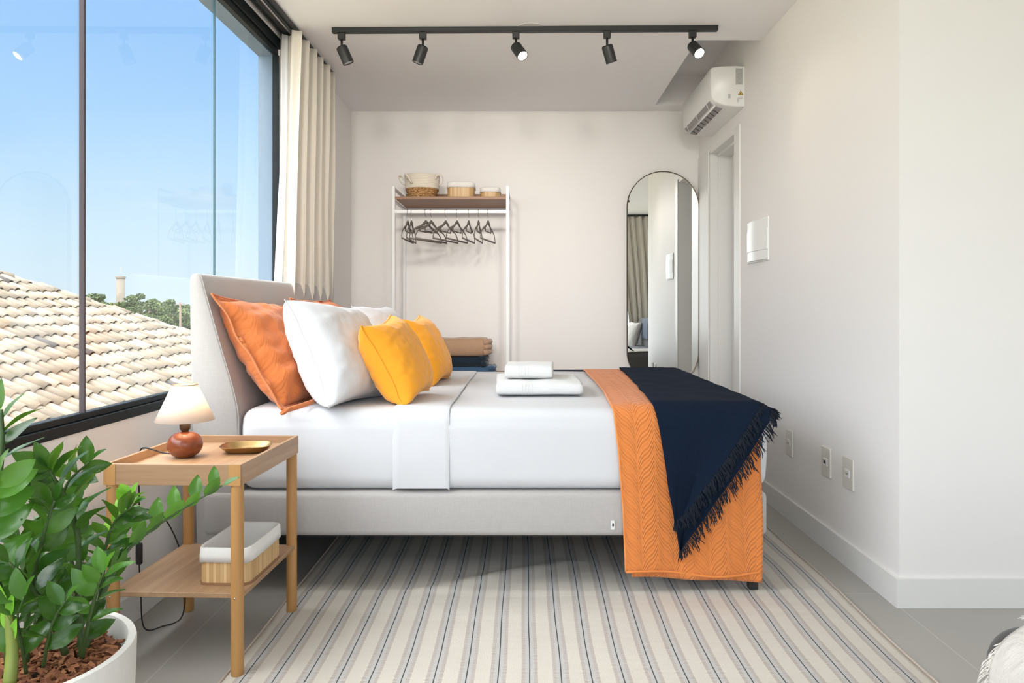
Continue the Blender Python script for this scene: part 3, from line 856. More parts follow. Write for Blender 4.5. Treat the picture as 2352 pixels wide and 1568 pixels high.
def bamboo_basket(loc, w_, d_, h_, lf, rad, label, rz=0.0, name='bamboo_basket', sag=0.0):
    r = empty(name, loc, label, 'basket', 'bamboo baskets with pale liners', rz)
    bm = bmesh.new()
    rings = []
    for (g, z) in ((0, 0), (0, h_ - 0.004)):
        rings.append([(a, b, z) for a, b in rrect(w_ - g, d_ - g, rad, 7)])
    rings.append([(a, b, h_ - 0.004) for a, b in rrect(w_ - 0.01, d_ - 0.01, rad - 0.004, 7)])
    rings.append([(a, b, 0.006) for a, b in rrect(w_ - 0.01, d_ - 0.01, rad - 0.004, 7)])
    loft(bm, rings)
    autosmooth(obj('bamboo_wall', bm, M['bamboo'], r))
    bm = loft(bmesh.new(), [[(a, b, 0.0) for a, b in rrect(w_ + 0.004, d_ + 0.004, rad, 7)], [(a, b, 0.007) for a, b in rrect(w_ + 0.004, d_ + 0.004, rad, 7)]])
    obj('base_rim', bm, M['walnut'], r, False)
    bm = bmesh.new()
    def rg(g, z, wav=0.0, k=0):
        out = []
        for i, (a, b) in enumerate(rrect(w_ + g, d_ + g, rad, 7)):
            zz = z + wav * math.sin(i * 0.9 + k)
            out.append((a, b, zz))
        return out
    zb = h_ * (1 - lf)
    loft(bm, [rg(0.003, zb + 0.001, 0.0015, 1), rg(0.009, zb, 0.002), rg(0.008, zb + (h_ - zb) * 0.5), rg(0.006, h_ - 0.002, 0.001), rg(0.0, h_ + 0.003, 0.001), rg(-0.012, h_ - 0.003, 0.001), rg(-0.016, h_ * 0.5, 0.002), rg(-0.020, 0.010)], False, True)
    obj('liner', bm, M['liner'], r, label='pale cloth liner folded over the rim')
    return r
bamboo_basket((-0.462, 5.42, 1.8305), 0.192, 0.20, 0.113, 0.33, 0.045, 'larger bamboo box basket on the rack shelf, middle of the three baskets')
bamboo_basket((-0.252, 5.40, 1.8305), 0.140, 0.16, 0.074, 0.42, 0.045, 'smallest bamboo box basket at the right end of the rack shelf')

# folded clothes on the lower shelf
def folded(name, x0, x1, y0, y1, z0, z1, mat, label, layers=3, seed=0, cat='trousers', droop=0.01, right_end=1.0):
    L = x1 - x0; D = y1 - y0; Hh = z1 - z0
    bm = bmesh.new()
    # rolled profile in XZ extruded along Y, fold line at the right end
    prof = []
    nL = 26
    for k in range(nL + 1):
        t = k / nL; prof.append((t, 1.0))
    def pt(t, side, yy, k):
        # rounded right end
        x = x0 + L * t
        e_ = max(0.0, (t - 0.90) / 0.10)
        half = Hh / 2 * math.sqrt(max(0.0, 1 - e_ ** 3 * 0.75))
        half *= (1 + right_end * 0.0)
        zc = z0 + Hh / 2
        z = zc + side * half
        z += 0.006 * N(x * 12, yy * 9, seed + side) * (1 if side > 0 else 0.2)
        if side > 0: z -= droop * (0.5 - 0.5 * math.cos(2 * PI * t)) * 0.3
        return Vector((x + 0.004 * N(yy * 20, seed, 3), yy, max(z, z0)))
    nv = 14
    rings = []
    for j in range(nv + 1):
        s = j / nv; yy = y0 + D * s
        sh = min(1, math.sin(PI * (0.06 + 0.88 * s)) ** 0.35)
        ring = []
        for k in range(nL + 1):
            p = pt(k / nL, 1, yy, k); p.z = z0 + (p.z - z0) * (0.55 + 0.45 * sh) if j in (0, nv) else p.z
            ring.append(p)
        for k in range(nL, -1, -1):
            p = pt(k / nL, -1, yy, k); p.z = p.z + (Hh * 0.14 if j in (0, nv) else 0)
            ring.append(p)
        rings.append(ring)
    loft(bm, rings)
    # inner fold creases at the right end: hem rolls
    o = obj(name, bm, mat)
    tag(o, label, cat, 'folded trousers stacked on the lower rack shelf')
    bmh = bmesh.new()
    for k in range(layers):
        zz = z0 + Hh * (0.22 + 0.56 * k / max(1, layers - 1))
        tube(bmh, spline([(x1 - 0.03, y0 + 0.0, zz), (x1 - 0.006, y0 + 0.01, zz + 0.004), (x1 + 0.004, y0 + D * 0.4, zz), (x1 - 0.002, y1 - 0.02, zz - 0.003)], 5), Hh * 0.50 / layers, 8)
    obj('folded_hem', bmh, mat, o, True, False)
    return o
folded('folded_trousers', -0.86, -0.228, 5.30, 5.60, 0.5745, 0.640, M['denim'], 'blue denim trousers folded at the bottom of the stack on the rack', 2, 1)
folded('folded_trousers', -0.85, -0.285, 5.29, 5.58, 0.6405, 0.712, M['dark_denim'], 'dark navy trousers folded in the middle of the stack on the rack', 2, 2)
folded('folded_trousers', -0.86, -0.262, 5.27, 5.58, 0.7125, 0.838, M['khaki'], 'tan trousers folded on top of the stack on the rack', 3, 3)

# ------------------------------------------------------------------ rug
RGX0, RGX1, RGY0, RGY1 = -0.862, 1.161, 1.0, 4.05
def rugf(u, v):
    x = RGX0 + (RGX1 - RGX0) * u; y = RGY0 + (RGY1 - RGY0) * v
    z = 0.006 + max(0, 0.010 * N(x * 1.1 + 4, y * 2.8, 2)) + 0.002 * N(x * 5, y * 6, 4)
    z += 0.016 * math.exp(-((y - 2.95 - 0.55 * (x + 0.1)) / 0.05) ** 2) * (1 if -0.6 < x < 0.35 else 0) * max(0, 1 - abs(x + 0.12) / 0.5)
    z += 0.005 * math.exp(-((y - 2.79 + 0.01 * math.sin(x * 5)) / 0.02) ** 2)
    if u < 0.02 or u > 0.98: z *= 0.6
    return Vector((x + 0.006 * N(y * 1.5, 3 + (u > 0.5) * 5), y, max(z, 0.0035)))
rug = obj('rug', sheet(110, 160, rugf, lambda u, v: (RGX0 + (RGX1 - RGX0) * u, RGY0 + (RGY1 - RGY0) * v)), M['rug'])
add_mod(rug, 'SOLIDIFY', thickness=0.003, offset=-1)
tag(rug, 'cream flatweave rug with thin black lines and grey stitched stripes, under the bed', 'rug')
M['hem'] = fabric('rug_hem', (0.55, 0.47, 0.40), 0.3, 260)
for (uu, nm) in ((0.0, 'left'), (1.0, 'right')):
    pts = [rugf(uu, k / 60) + Vector((0, 0, 0.002)) for k in range(61)]
    obj('bound_edge', tube(bmesh.new(), pts, 0.005, 6, flat=0.5), M['hem'], rug)

# ------------------------------------------------------------------ bed
MX0, MX1, MY0, MY1, MZ0, MZ1 = -1.07, 0.903, 2.80, 4.46, 0.375, 0.682
BY0 = 2.79
bed = empty('bed', (-0.15, 3.62, 0), 'large bed with pale grey upholstered headboard and base and a white fitted sheet', 'bed')
bm = B(-1.20, 0.900, BY0, MY1 + 0.01, 0.210, 0.374, 0.022, 4)
bs = obj('bed_base', bm, M['linen'], bed, True, True)
bmp = bmesh.new()
o = obj('base_underside', B(-1.18, 0.88, BY0 + 0.02, MY1 - 0.01, 0.206, 0.212), M['rubber'], bed, False, True)
# mattress: subdivided rounded box
def rbox_surface(x0, x1, y0, y1, z0, z1, r, n_=4, fn=None, cuts=22):
    t = bmesh.new(); bmesh.ops.create_cube(t, size=1.0)
    bmesh.ops.subdivide_edges(t, edges=t.edges[:], cuts=cuts, use_grid_fill=True)
    cx, cy, cz = (x0 + x1) / 2, (y0 + y1) / 2, (z0 + z1) / 2
    hx_, hy_, hz_ = (x1 - x0) / 2, (y1 - y0) / 2, (z1 - z0) / 2
    for v_ in t.verts:
        # concentrate points near edges
        def wq(c): 
            c = c * 2; return math.copysign(1 - (1 - abs(c)) ** 1.6, c)
        p = Vector((wq(v_.co.x) * hx_, wq(v_.co.y) * hy_, wq(v_.co.z) * hz_))
        q = Vector((max(-hx_ + r, min(hx_ - r, p.x)), max(-hy_ + r, min(hy_ - r, p.y)), max(-hz_ + r, min(hz_ - r, p.z))))
        d = p - q
        if d.length > 1e-9:
            # keep to rounded surface
            d = d.normalized() * r
        p = q + d
        p += Vector((cx, cy, cz))
        if fn: p = fn(p)
        v_.co = p
    return t
def matf(p):
    p = p.copy()
    if p.z < 0.62: # slight bulge of the sides
        b = math.sin(PI * (p.z - MZ0) / (MZ1 - MZ0)) * 0.008
        if p.y < MY0 + 0.05: p.y -= b
        if p.x > MX1 - 0.05: p.x += b
    if p.z > 0.66: p.z += 0.003 * N(p.x * 3, p.y * 3)
    return p
bm = rbox_surface(MX0, MX1, MY0, MY1, MZ0, MZ1, 0.055, fn=matf, cuts=30)
obj('mattress', bm, M['sheet'], bed, True, True, label='mattress in a smooth white fitted sheet')
# folded sheet band across the mattress
RC = 0.055
def drape(s, off, y_edge=MY0, ztop=MZ1, r=RC, hang_bulge=0.0):
    """s<=0: on the top, distance from where the edge starts to round; s>0 over the near edge and down"""
    rr = r + off; arc = rr * PI / 2
    if s <= 0: return (y_edge + r - s, ztop + off)
    if s < arc:
        a = s / rr
        return (y_edge + r - rr * math.sin(a), ztop - r + rr * math.cos(a))
    d = s - arc
    b = 0.008 * math.sin(PI * min(1, d / 0.26))
    return (y_edge - off - b, ztop - r - d)
def sheetband(u, v):
    x = -0.495 + 0.212 * u
    s = -1.50 + (1.50 + 0.336) * v
    e_ = 0.0012 + 0.0035 * min(1, u * 12) * 1.0
    if u > 0.98: e_ = 0.001
    y, z = drape(s, e_)
    x += 0.004 * N(v * 4, 1.2)
    return Vector((x, y - 0.0008, z + 0.0032))
o = obj('folded_sheet', sheet(24, 80, sheetband, lambda u, v: (u, v)), M['sheet'], bed, True, True)
o2 = obj('sheet_hem', tube(bmesh.new(), [sheetband(0.985, k / 80) + Vector((0, -0.0003, 0.0005)) for k in range(81)], 0.0022, 5), M['sheet'], bed, True, True)
# headboard: wedge profile, rounded top
HY0, HY1 = 2.800, 4.600
HBZ = [0.06, 0.21, 0.40, 0.60, 0.69, 0.79, 0.90, 1.03, 1.12, 1.160, 1.176, 1.184, 1.187]
HBB = [-1.222, -1.227, -1.232, -1.239, -1.243, -1.246, -1.249, -1.251, -1.252, -1.252, -1.249, -1.243, -1.236]
HBF = [-1.074, -1.069, -1.069, -1.071, -1.076, -1.100, -1.133, -1.170, -1.195, -1.205, -1.210, -1.216, -1.224]
hb = bmesh.new()
def hbring(y, g):
    f = [(xf - g, y, z - (g if z > 1.1 else 0)) for xf, z in zip(HBF, HBZ)]
    b = [(xb + g, y, z - (g if z > 1.1 else 0)) for xb, z in zip(HBB, HBZ)]
    return f + b[::-1]
ys = [(HY0, 0.006), (HY0 + 0.002, 0.003), (HY0 + 0.007, 0.0)] + [(HY0 + d, 0.0) for d in (0.3, 0.6, 0.9, 1.2, 1.5)] + [(HY1 - 0.007, 0.0), (HY1 - 0.002, 0.003), (HY1, 0.006)]
rg_ = [[hb.verts.new(p) for p in hbring(y, g)] for y, g in ys]
nh = len(rg_[0])
for a, b in zip(rg_[:-1], rg_[1:]):
    for i in range(nh): hb.faces.new((a[i], a[(i + 1) % nh], b[(i + 1) % nh], b[i]))
for ring in (rg_[0], rg_[-1]):
    for i in range(nh // 2 - 1): hb.faces.new((ring[i], ring[i + 1], ring[nh - 2 - i], ring[nh - 1 - i]))
autosmooth(obj('headboard', hb, M['linen'], bed, True, True), 50)
prof = list(zip(HBF, HBZ))
seam = [(p[0] + 0.0005, HY0 + 0.006, p[1]) for p in prof[2:]]
obj('piping', tube(bmesh.new(), spline(seam, 4), 0.0022, 6), M['linen'], bed, True, True)
for (x_, y_) in ((0.848, 2.81), (0.848, 4.42), (-1.15, 3.46), (-1.15, 4.42)):
    z0_ = 0.012 if x_ > -0.86 and y_ < 4.05 else 0.0
    obj('leg', B(x_ - 0.017, x_ + 0.017, y_ - 0.017, y_ + 0.017, z0_, 0.209, 0.002, 1), M['black'], bed, False, True)
bm = B(0.318, 0.330, BY0 - 0.006, BY0 - 0.0045 + 0.006, 0.238, 0.270)
tg = obj('care_tag', bm, M['white_plastic'], bed, False, True, label='small white fabric tag')
obj('tag_print', B(0.321, 0.327, BY0 - 0.0068, BY0 - 0.005, 0.250, 0.262), M['rubber'], bed, False, True)

# ------------------------------------------------------------------ orange quilt
QX0, QX1 = 0.345, 0.872
def quiltf(off, bot, seed, xl=QX0, xr=QX1, far=0.35):
    L_top = (MY1 - RC) - (MY0 + RC)
    def fn(u, v):
        s = -(L_top + 0.086 + far) + (L_top + 0.086 + far + bot) * v
        x = xl + (xr - xl) * u
        if s < -L_top: # over the far edge
            y, z = drape(-s - L_top, off)
            y = MY0 + MY1 - y
        else:
            y, z = drape(s, off)
        hang = max(0.0, min(1.0, (s - 0.1) / 0.3))
        x += 0.012 * N(v * 5, seed) * (0.3 + hang) + hang * 0.02 * (0.4 - u) * 0 
        if s > 0:
            if u < 0.5: x -= 0.022 * math.exp(-s / 0.12) * (1 - 2 * u) - 0.02 * hang * (1 - 2 * u)
            y -= (0.007 * (math.sin(u * 11 + seed) + 1) * hang + 0.008 * hang)
            z += 0.010 * math.sin(u * 6.0 + 0.63) * hang * (v ** 6) if off > 0.01 else (0.010 - 0.022 * u) * hang * (v ** 6)
        elif s > -0.5 and u < 0.5:
            x -= 0.022 * (1 - 2 * u) * (1 + s / 0.5)
        if s <= 0 and s > -L_top: z += 0.0025 * (N(x * 7, y * 7, seed) + 0.6)
        return Vector((x, y, z))
    L = L_top + 0.086 + far + bot
    return fn, (lambda u, v: (u * (xr - xl), v * L))
q = empty('quilt', (0.6, 3.6, MZ1), 'orange quilted bedspread folded across the foot of the bed, hanging to near the floor', 'bedspread')
f1, uv1 = quiltf(0.012, 0.652, 0.3)
o = obj('quilt_top_layer', sheet(60, 200, f1, uv1), M['quilt'], q, True, True)
add_mod(o, 'SOLIDIFY', thickness=0.006, offset=0)
f2, uv2 = quiltf(0.0045, 0.664, 2.4, QX0 + 0.022, QX1 - 0.004)
o = obj('quilt_under_layer', sheet(50, 160, f2, uv2), M['quilt'], q, True, True)
add_mod(o, 'SOLIDIFY', thickness=0.003, offset=0)
hem = [f1(k / 60, 1.0) for k in range(61)]
obj('bound_hem', tube(bmesh.new(), hem, 0.0055, 8), fabric('orange_binding', (0.84, 0.27, 0.06), 0.05), q, True, True)
hem = [f1(0.0, k / 200) for k in range(201)]
obj('bound_hem', tube(bmesh.new(), hem, 0.0045, 8), bpy.data.materials['orange_binding'], q, True, True)

# ------------------------------------------------------------------ navy throw
def lerp(a, b, t): return a + (b - a) * t
def interp(tbl, s):
    if s <= tbl[0][0]: return tbl[0][1]
    for (a, va), (b, vb) in zip(tbl[:-1], tbl[1:]):
        if s <= b: return lerp(va, vb, (s - a) / (b - a))
    return tbl[-1][1]
def throwf(off, tip, XLt, XRt, seed, s0=-1.56):
    def fn(u, v):
        s = s0 + (tip - s0) * v
        xl, xr = interp(XLt, s), interp(XRt, s)
        x = lerp(xl, xr, u)
        y, z = drape(s, off)
        hang = max(0.0, min(1.0, (s - 0.06) / 0.25))
        # over the foot end of the mattress
        e_ = max(0.0, x - (MX1 - 0.045))
        if s < 0.09:
            z -= e_ * e_ * 5.5 * (1 if s < 0 else 1 - s / 0.09)
        else: y -= 0
        y += max(0, x - 0.86) * 0.35 * hang
        y -= 0.010 * (math.sin(u * 6 + seed) + 1) * hang + 0.016 * hang
        z += 0.004 * N(x * 9, y * 7, seed) if s < 0 else 0
        x += 0.006 * N(s * 6, seed + 5)
        return Vector((x, y, z))
    return fn
nv_ = empty('throw_blanket', (0.7, 3.6, MZ1), 'dark navy fringed throw draped over the orange bedspread at the foot corner', 'blanket')
XLt = [(-1.56, 0.548), (-0.8, 0.520), (-0.2, 0.485), (0.0, 0.472), (0.15, 0.494), (0.35, 0.520), (0.60, 0.566)]
XRa = [(-1.56, 0.965), (-0.6, 0.94), (-0.05, 0.935), (0.05, 0.880), (0.445, 0.582), (0.47, 0.549)]
XRb = [(-1.56, 0.955), (-0.6, 0.94), (-0.05, 0.945), (0.10, 0.905), (0.555, 0.580), (0.57, 0.572)]
fa = throwf(0.024, 0.47, XLt, XRa, 1.0)
fb = throwf(0.019, 0.57, [(a, b + 0.004) for a, b in XLt], XRb, 1.0)
o = obj('upper_layer', sheet(50, 150, fa), M['navy'], nv_, True, True); add_mod(o, 'SOLIDIFY', thickness=0.003, offset=0)
o = obj('lower_layer', sheet(50, 150, fb), M['navy'], nv_, True, True); add_mod(o, 'SOLIDIFY', thickness=0.003, offset=0)
def strands(bm, root, d, L, r, g=1.0, seg=5, curl=0.25):
    pts = [root.copy()]; d = d.normalized()
    p = root.copy()
    for k in range(seg):
        d = (d + Vector((random.uniform(-curl, curl), random.uniform(-curl, curl) * 0.6, -0.22 * g + random.uniform(-curl, curl) * 0.6))).normalized()
        p = p + d * (L / seg); pts.append(p.copy())
    tube(bm, pts, [r, r * 1.1, r, r * 0.9, r * 1.0, r * 0.35][:len(pts)], 4, flat=1.0)
for (f_, t0, s_a, tip_) in ((fa, -1.56, -0.10, 0.47), (fb, -1.56, -0.14, 0.57)):
    bm = bmesh.new()
    random.seed(int(tip_ * 100))
    v0 = (s_a + 1.56) / (tip_ + 1.56)
    for k in range(230):
        v_ = lerp(v0, 1.0, k / 230)
        p = f_(1.0, v_)
        d = Vector((0.55, -0.25, -0.75)) if v_ > v0 + 0.12 * (1 - v0) else Vector((0.9, -0.25, -0.15))
        if k % 4 == 0: clump = Vector((random.uniform(-0.5, 0.5), random.uniform(-0.35, 0.1), random.uniform(-0.3, 0.4))); cl_ = random.uniform(0.035, 0.062)
        strands(bm, p + Vector((random.uniform(-0.004, 0.002), -0.001, 0)), d + clump, cl_ * random.uniform(0.85, 1.1), 0.0016, 1.0, 5, 0.32)
    for k in range(18):
        p = f_(k / 18, 1.0)
        strands(bm, p, Vector((0.1, -0.1, -1)), random.uniform(0.025, 0.045), 0.0017)
    obj('fringe', bm, M['navy_fringe'], nv_, True, True, kind='stuff')
# strip of the throw that shows beyond the far edge
bm = B(0.13, 0.36, MY1 - 0.02, MY1 + 0.016, 0.664, 0.688, 0.008, 2)
obj('tucked_edge', bm, M['navy_fringe'], nv_, True, True)

# ------------------------------------------------------------------ pillows
def pillow_mesh(w_, h_, t_, pinch=0.10, flange=0.0, seed=0, wr=0.006, n_=56, sag=0.0, puff=0.38, ear=0.0):
    """local X = width, Y = height, Z = thickness"""
    bm = bmesh.new(); uvl = bm.loops.layers.uv.verify()
    grid = {}
    for side in (1, -1):
        for j in range(n_ + 1):
            for i in range(n_ + 1):
                a = -1 + 2 * i / n_; b = -1 + 2 * j / n_
                edge = (i in (0, n_)) or (j in (0, n_))
                if side == -1 and edge: grid[(side, i, j)] = grid[(1, i, j)]; continue
                X = a * w_ / 2 * (1 - pinch * (1 - b * b) * abs(a) ** 3); Y = b * h_ / 2 * (1 - pinch * (1 - a * a) * abs(b) ** 3)
                fa_ = max(0, (1 - abs(a) ** 2.6)); fb_ = max(0, (1 - abs(b) ** 2.6))
                if flange > 0:
                    aa = min(1, abs(a) / (1 - flange)); bb = min(1, abs(b) / (1 - flange))
                    fa_ = max(0, 1 - aa ** 2.6); fb_ = max(0, 1 - bb ** 2.6)
                k_ = (abs(a) * abs(b)) ** 5 * ear
                X += math.copysign(k_ * w_ * 0.5, a); Y += math.copysign(k_ * h_ * 0.5, b)
                Z = t_ / 2 * (fa_ * fb_) ** puff
                wk = wr * (N(a * 3.1 + seed, b * 3.1, side * 2.0) + 0.6 * N(a * 7 + seed, b * 7, side + 5))
                rad = max(abs(a), abs(b))
                wk += wr * 0.9 * math.sin(math.atan2(b, a) * 17 + seed) * max(0, rad - 0.55) * (1 - rad) * 6
                Z = side * (Z + (wk if not edge else 0))
                if edge: Z = wr * 1.6 * N(a * 2 + seed, b * 2, 9)
                if sag: Y -= sag * (1 - b) * 0.5 * (1 - a * a) * 0
                grid[(side, i, j)] = bm.verts.new((X, Y, Z))
    for side in (1, -1):
        for j in range(n_):
            for i in range(n_):
                k = [(i, j), (i + 1, j), (i + 1, j + 1), (i, j + 1)]
                if side == -1: k = k[::-1]
                f = bm.faces.new([grid[(side, a, b)] for a, b in k])
                for l, (a, b) in zip(f.loops, k): l[uvl].uv = (a / n_ * w_ + 3, b / n_ * h_ + 3)
    rim = []
    for i in range(n_): rim.append(grid[(1, i, 0)].co.copy())
    for j in range(n_): rim.append(grid[(1, n_, j)].co.copy())
    for i in range(n_, 0, -1): rim.append(grid[(1, i, n_)].co.copy())
    for j in range(n_, 0, -1): rim.append(grid[(1, 0, j)].co.copy())
    return bm, rim + [rim[0]]
def pillow(name, c, wdir, hdir, w_, h_, t_, mat, label, cat, group=None, seam=0.004, seam_mat=None, **k):
    """c centre; wdir runs along the bed, hdir up the lean"""
    X = Vector(wdir).normalized(); Y = Vector(hdir); Y = (Y - X * Y.dot(X)).normalized(); Z = X.cross(Y)
    Mx = Matrix((X, Y, Z)).transposed()
    o = bpy.data.objects.new(name, None); C.objects.link(o); o.location = c; o.rotation_euler = Mx.to_euler(); o.empty_display_size = 0.05
    tag(o, label, cat, group)
    bm, rim = pillow_mesh(w_, h_, t_, **k)
    Mi = Mx.transposed(); cv = Vector(c)
    def rest(q):                                   # the lower edge settles flat on what it stands on
        wq = cv + Mx @ q
        if wq.z < 0.715 and c[2] > 0.7:
            d = 0.715 - wq.z
            wq.z = 0.715 - 0.042 * (1 - math.exp(-d / 0.042))
        return Mi @ (wq - cv)
    for v_ in bm.verts: v_.co = rest(v_.co)
    rim = [rest(q) for q in rim]
    p = obj('pillow_body', bm, mat, o)
    obj('edge_seam', tube(bmesh.new(), rim, seam, 6), seam_mat or mat, o)
    return o
# rust shams against the headboard
pillow('sham_pillow', (-1.000, 3.130, 0.866), (0.10, 1, -0.07), (-0.54, 0.02, 0.84), 0.68, 0.52, 0.20, M['sham'], 'rust orange quilted sham leaning on the near end of the headboard', 'pillow', 'rust quilted shams', seed=1, flange=0.10, seam_mat=M['sham_back'], wr=0.013, pinch=0.05, ear=0.02)
pillow('sham_pillow', (-0.985, 3.930, 0.885), (0.0, 1, 0), (-0.50, 0.0, 0.82), 0.72, 0.50, 0.19, M['sham'], 'rust orange quilted sham farther along the headboard, mostly behind the white pillow', 'pillow', 'rust quilted shams', seed=5, flange=0.10, seam_mat=M['sham_back'], wr=0.013, pinch=0.05, ear=0.02)
# white pillows
pillow('pillow', (-0.745, 3.045, 0.868), (0.26, 1, -0.075), (-0.44, 0.0, 0.87), 0.52, 0.44, 0.25, M['cotton'], 'plump white pillow nearest the camera, between the rust sham and a yellow cushion', 'pillow', 'white pillows', seed=2, seam=0.0018, wr=0.005, pinch=0.11, ear=0.03)
pillow('pillow', (-0.715, 3.900, 0.862), (0.06, 1, 0.0), (-0.40, 0.0, 0.82), 0.60, 0.44, 0.22, M['cotton'], 'white pillow on the far side of the bed behind the yellow cushions', 'pillow', 'white pillows', seed=8, seam=0.0018, wr=0.005, pinch=0.11, ear=0.03)
# yellow cushions
pillow('cushion', (-0.520, 3.045, 0.846), (0.12, 1, 0.10), (-0.45, 0.0, 0.89), 0.365, 0.350, 0.20, M['yellow'], 'mustard yellow cushion nearer the camera, leaning on the white pillow', 'cushion', 'yellow cushions', seed=3, seam=0.0042, wr=0.006, pinch=0.11, ear=0.035)
pillow('cushion', (-0.500, 3.720, 0.842), (0.10, 1, 0.03), (-0.42, -0.02, 0.89), 0.41, 0.355, 0.19, M['yellow'], 'mustard yellow cushion on the far side of the bed, before the clothes rack', 'cushion', 'yellow cushions', seed=6, seam=0.0042, wr=0.006, pinch=0.13, ear=0.05)
# sham tie ribbon
bm = bmesh.new()
p0 = px(715, 925, 2.90)
tube(bm, spline([px(722, 921, 2.86), px(690, 932, 2.80), px(664, 940, 2.77), px(652, 946, 2.76), px(648, 951, 2.758), px(655, 947, 2.757), px(668, 936, 2.765)], 5), 0.0095, 8, flat=0.4)
tie = tag(obj('ribbon_tie', bm, M['sham_back']), 'short rust cloth tie lying on the sheet below the near rust sham', 'tie ribbon')

# ------------------------------------------------------------------ towels
def towel(c, w_, d_, h_, label, seed, rz, folds=1):
    t = empty('folded_towel', c, label, 'towel', 'white towels stacked on the bed', rz)
    n_ = folds
    lh = h_ / n_
    for k in range(n_):
        bm = bmesh.new()
        z0, z1 = k * lh, (k + 1) * lh
        zc = (z0 + z1) / 2; r = lh / 2
        rings = []
        for j in range(25):
            s = j / 24; x = -w_ / 2 + w_ * s
            e_ = abs(2 * s - 1)
            sh = 1 - 0.10 * e_ ** 6
            ring = []
            for i in range(40):
                a = 2 * PI * i / 40
                ca, sa = math.cos(a), math.sin(a)
                yy = math.copysign(abs(ca) ** 0.38, ca) * d_ / 2 * (1 - 0.02 * k + 0.006 * N(s * 4, seed + k)) + 0
                zz = zc + math.copysign(abs(sa) ** 0.62, sa) * r * 1.0 * sh
                zz += 0.006 * N(x * 11, yy * 9, seed + k) * (1 if k == n_ - 1 and sa > 0 else 0.3)
                xx = x * (1 - 0.012 * abs(sa)) + 0.004 * N(yy * 9, k + seed)
                ring.append((xx, yy, max(zz, 0.0)))
            rings.append(ring)
        loft(bm, rings)
        obj('towel_fold', bm, M['towel'], t)
    # woven band near one end
    bm = bmesh.new()
    for q_ in range(4):
        xx = -w_ * 0.20 + q_ * 0.013
        tube(bm, [(xx, -d_ / 2 - 0.0005, 0.008), (xx, -d_ / 2 - 0.001, h_ * 0.5), (xx, -d_ / 2 + 0.004, h_ * 0.93)], 0.0009, 5)
    obj('woven_band', bm, M['towel'], t)
    return t
towel((0.052, 3.37, MZ1 + 0.003), 0.365, 0.44, 0.066, 'large folded white towel at the bottom of the stack on the bed', 3, R(2))
towel((0.020, 3.34, MZ1 + 0.0705), 0.205, 0.27, 0.062, 'small folded white towel on top of the larger towel', 11, R(-3))

# ------------------------------------------------------------------ side table
ST = empty('side_table', (-1.005, 2.400, 0), 'two-tier oak side table with a tray top and round legs, left of the bed', 'side table', rz=R(-2.0))
tw, td, th = 0.400, 0.490, 0.612
hx2, hy2 = tw / 2, td / 2
obj('tray_floor', B(-hx2 + 0.008, hx2 - 0.008, -hy2 + 0.008, hy2 - 0.008, 0.577, 0.587), M['oak_y'], ST, False)
for (a, m_) in (((-hx2, hx2, -hy2, -hy2 + 0.011), 'oak_x'), ((-hx2, hx2, hy2 - 0.011, hy2), 'oak_x'), ((-hx2, -hx2 + 0.011, -hy2 + 0.011, hy2 - 0.011), 'oak_y'), ((hx2 - 0.011, hx2, -hy2 + 0.011, hy2 - 0.011), 'oak_y')):
    obj('tray_rail', B(a[0], a[1], a[2], a[3], 0.551, th, 0.001, 1), M[m_], ST, False)
for sx in (-1, 1):
    for sy in (-1, 1):
        bm = bmesh.new()
        lx, ly = sx * (hx2 - 0.0175), sy * (hy2 - 0.0185)
        prof = [(0.0, 0.0), (0.0145, 0.0), (0.0175, 0.004), (0.0180, 0.02), (0.0180, 0.5755), (0, 0.5755)]
        lathe(bm, prof, 28, (lx, ly, 0))
        autosmooth(obj('leg', bm, M['beech'], ST))
        if sy < 0:
            bm = bmesh.new() # scalloped leg end let into the front rail
            arc_ = [(lx + 0.0175 * math.cos(R(a)), 0.576 + 0.022 * 0 + 0.030 * math.sin(R(a))) for a in range(0, 181, 15)]
            pl_ = [(lx + 0.0175, 0.5515), (lx + 0.0175, 0.6115), (lx - 0.0175, 0.6115), (lx - 0.0175, 0.5515)]
            prism(bm, pl_, 'y', -hy2 - 0.0012, -hy2 + 0.004)
            obj('leg_inlay', bm, M['beech'], ST, False)
obj('lower_shelf', B(-hx2 + 0.004, hx2 - 0.004, -hy2 + 0.022, hy2 - 0.022, 0.222, 0.236, 0.001, 1), M['oak_y'], ST, False)
for sx in (-1, 1): obj('screw_cap', lathe(bmesh.new(), [(0.0028, 0.0), (0.0028, 0.0012), (0.0, 0.0012)], 10, (sx * (hx2 - 0.0175), -hy2 + 0.0005, 0.229), M=Matrix.Rotation(PI / 2, 3, 'X')), M['steel'], ST)
# basket on the lower shelf
bamboo_basket((-0.893, 2.370, 0.2365), 0.152, 0.272, 0.108, 0.38, 0.028, 'long bamboo basket with a white cloth liner on the lower shelf of the side table', R(-2))

